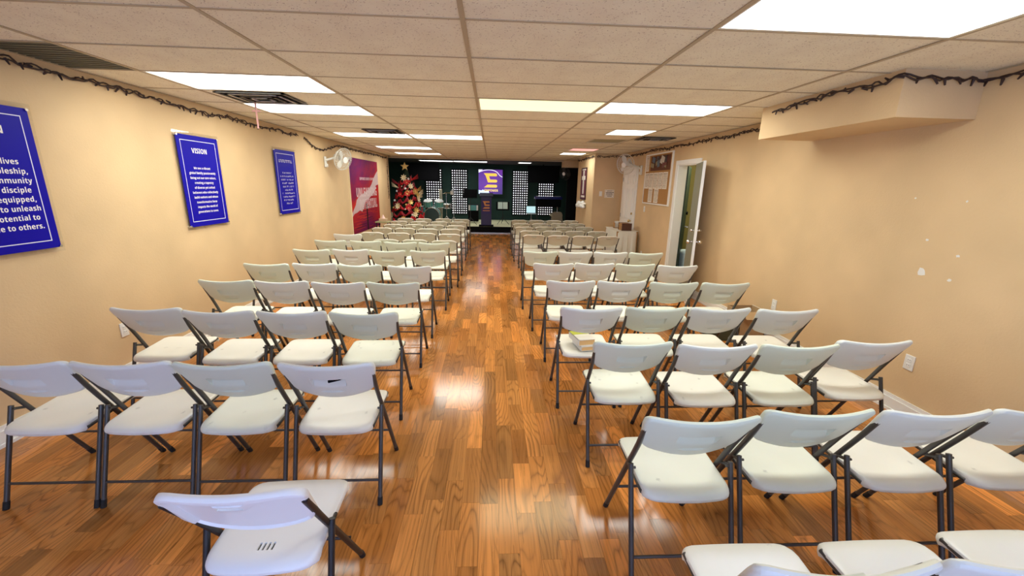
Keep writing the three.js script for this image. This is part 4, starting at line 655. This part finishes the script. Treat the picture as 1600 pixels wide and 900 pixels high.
for (const [x, z, h, r, tl, label] of [[-1.62, -15.1, 1.08, 0.19, 0.15, 'brass cymbal on a chrome stand right of the drums'], [-2.78, -15.1, 0.98, 0.2, -0.2, 'brass cymbal on a chrome stand left of the drums']]) {
  const t = thing('cymbal', label, 'cymbal', [x, SH, z], 0, 'drum kit cymbals'); tripod(t, h); const g = new THREE.LatheGeometry([[0.001, 0.03], [0.03, 0.024], [0.05, 0.012], [r, -0.012], [r, -0.015], [0.05, 0.008], [0.001, 0.024]].map((p) => new THREE.Vector2(...p)), 28); g.rotateZ(tl); g.translate(0, h, 0); mesh('cymbal_plate', g, M.brass, t);
}
{ const t = thing('drum_stool', 'black padded drum stool behind the drums', 'stool', [-2.3, SH, -15.9]); tripod(t, 0.46, 0.22, M.darkFrame); mesh('cushion', new THREE.CylinderGeometry(0.16, 0.15, 0.08, 24).translate(0, 0.49, 0), M.black, t); }
{
  const t = thing('microphone_stand', 'tall microphone stand right of the drum kit', 'microphone stand', [-1.33, SH, -14.75]); tripod(t, 1.28, 0.26, M.steel); mesh('microphone', [rod(V(0, 1.26, 0), V(-0.02, 1.2, 0.14), 0.014, 8), new THREE.SphereGeometry(0.032, 12, 8).translate(-0.024, 1.19, 0.16)], M.steel, t); mesh('clip_case', rbx(0.11, 0.12, 0.08, 0.01, -0.05, 1.1, 0.02), M.fan, t);
  const u = thing('speaker_column', 'narrow pale column speaker behind the snare drum', 'speaker', [-1.9, SH, -15.75]); mesh('cabinet', rbx(0.11, 1.2, 0.11, 0.01, 0, 0.6, 0), std([0.42, 0.38, 0.28], 0.5), u); mesh('grille', bx(-0.045, 0.045, 0.3, 1.17, 0.055, 0.06), std([0.30, 0.27, 0.19], 0.8), u);
}
function musicStand(x, z, h, label, pages) {
  const t = thing('music_stand', label, 'music stand', [x, SH, z]); tripod(t, h, 0.25, M.darkFrame);
  const dk = rbx(0.48, 0.32, 0.01, 0.004, 0, 0.12, 0); dk.rotateX(-0.5); dk.translate(0, h, 0); mesh('desk', [dk, bx(-0.24, 0.24, h - 0.05, h - 0.04, 0, 0.06)], M.black, t);
  if (pages) for (const s of [-1, 1]) { const p = rbx(0.17, 0.27, 0.006, 0.002, s * 0.092, 0.13, 0.012); p.rotateX(-0.5); p.translate(0, h, 0); mesh('page', p, std([0.72, 0.84, 0.72], 0.8), t); }
}
musicStand(-0.74, -14.75, 0.98, 'black music stand tilted left of the lectern', false);
musicStand(0.42, -15.1, 0.55, 'low music stand holding two pale pages right of lectern', true);
{
  const t = thing('stage_monitor', 'teal faced stage amplifier left of the lectern', 'amplifier', [-0.66, SH, -15.45]); mesh('cabinet', rbx(0.38, 0.62, 0.28, 0.02, 0, 0.37, 0), M.black, t); mesh('face_panel', rbx(0.22, 0.19, 0.01, 0.004, 0.0, 0.56, 0.142), M.teal, t); for (const s of [-1, 1]) { mesh('side_strip', rbx(0.06, 0.19, 0.012, 0.004, s * 0.145, 0.56, 0.142), M.plasticW, t); mesh('leg', rod(V(s * 0.13, 0, 0.1), V(s * 0.13, 0.07, 0.1), 0.02, 8), M.chrome, t); }
  const u = thing('laptop_stand', 'laptop with pale lit screen on a low stand', 'laptop', [1.42, SH, -14.6]); tripod(u, 0.42, 0.22, M.steel); mesh('keyboard_base', rbx(0.36, 0.02, 0.24, 0.004, 0, 0.43, 0.02), M.steel, u); const sc = rbx(0.34, 0.25, 0.012, 0.003, 0, 0.13, 0); sc.rotateX(-0.2); sc.translate(0, 0.44, -0.1); mesh('screen_shell', sc, M.black, u); const pl = new THREE.PlaneGeometry(0.32, 0.23); pl.translate(0, 0.13, 0.0066); pl.rotateX(-0.2); pl.translate(0, 0.44, -0.1); mesh('picture', pl, new THREE.MeshStandardMaterial({ color: lin(0.4, 0.5, 0.5), emissive: lin(0.55, 0.85, 0.9), emissiveIntensity: 0.7 }), u);
  const k = thing('keyboard', 'electric keyboard with painted blue sheen on draped stand', 'keyboard', [2.06, SH, -15.0]); mesh('key_bed', rbx(0.98, 0.1, 0.32, 0.015, 0, 0.98, 0), std([0.012, 0.018, 0.16], 0.25), k); const ky = []; for (let i = 0; i < 30; i++) ky.push(bx(-0.43 + i * 0.029, -0.404 + i * 0.029, 1.03, 1.036, -0.02, 0.13)); mesh('keys', ky, M.plasticW, k).userData.kind = 'stuff'; mesh('drape', rbx(0.92, 0.28, 0.26, 0.02, 0, 0.79, 0), M.black, k); for (const s of [-1, 1]) { mesh('stand_leg', rod(V(s * 0.38, 0, 0.16), V(s * 0.38, 0.7, -0.1), 0.014, 8), M.darkFrame, k); mesh('stand_leg', rod(V(s * 0.38, 0, -0.16), V(s * 0.38, 0.7, 0.1), 0.014, 8), M.darkFrame, k); }  // the blue sheen is put into the key bed colour
  const c = thing('stage_chair', 'beige round-backed chair in front of the keyboard', 'chair', [2.3, SH, -14.45]); const arch = new THREE.Shape(); arch.moveTo(-0.2, 0); arch.lineTo(-0.17, 0.36); arch.quadraticCurveTo(-0.15, 0.42, -0.08, 0.42); arch.lineTo(0.08, 0.42); arch.quadraticCurveTo(0.15, 0.42, 0.17, 0.36); arch.lineTo(0.2, 0); const bg = new THREE.ExtrudeGeometry(arch, { depth: 0.05, bevelEnabled: true, bevelSize: 0.01, bevelThickness: 0.01, bevelSegments: 2 }); bg.translate(0, 0.1, 0.12); mesh('backrest', bg, std([0.34, 0.30, 0.22], 0.8), c); mesh('seat', rbx(0.42, 0.08, 0.42, 0.03, 0, 0.4, -0.1), std([0.34, 0.30, 0.22], 0.8), c); for (const [a, b] of [[-1, -1], [1, -1], [-1, 1], [1, 1]]) mesh('leg', rod(V(a * 0.17, 0, -0.1 + b * 0.17), V(a * 0.17, 0.37, -0.1 + b * 0.17), 0.014, 8), M.darkFrame, c); mesh('finial', rod(V(0, 0.53, 0.14), V(0, 0.7, 0.14), 0.01, 8, 0.006), M.chrome, c);
}

scene.traverse((o) => { if (o.isMesh) { o.castShadow = true; o.receiveShadow = true; } });
renderer.render(scene, camera);
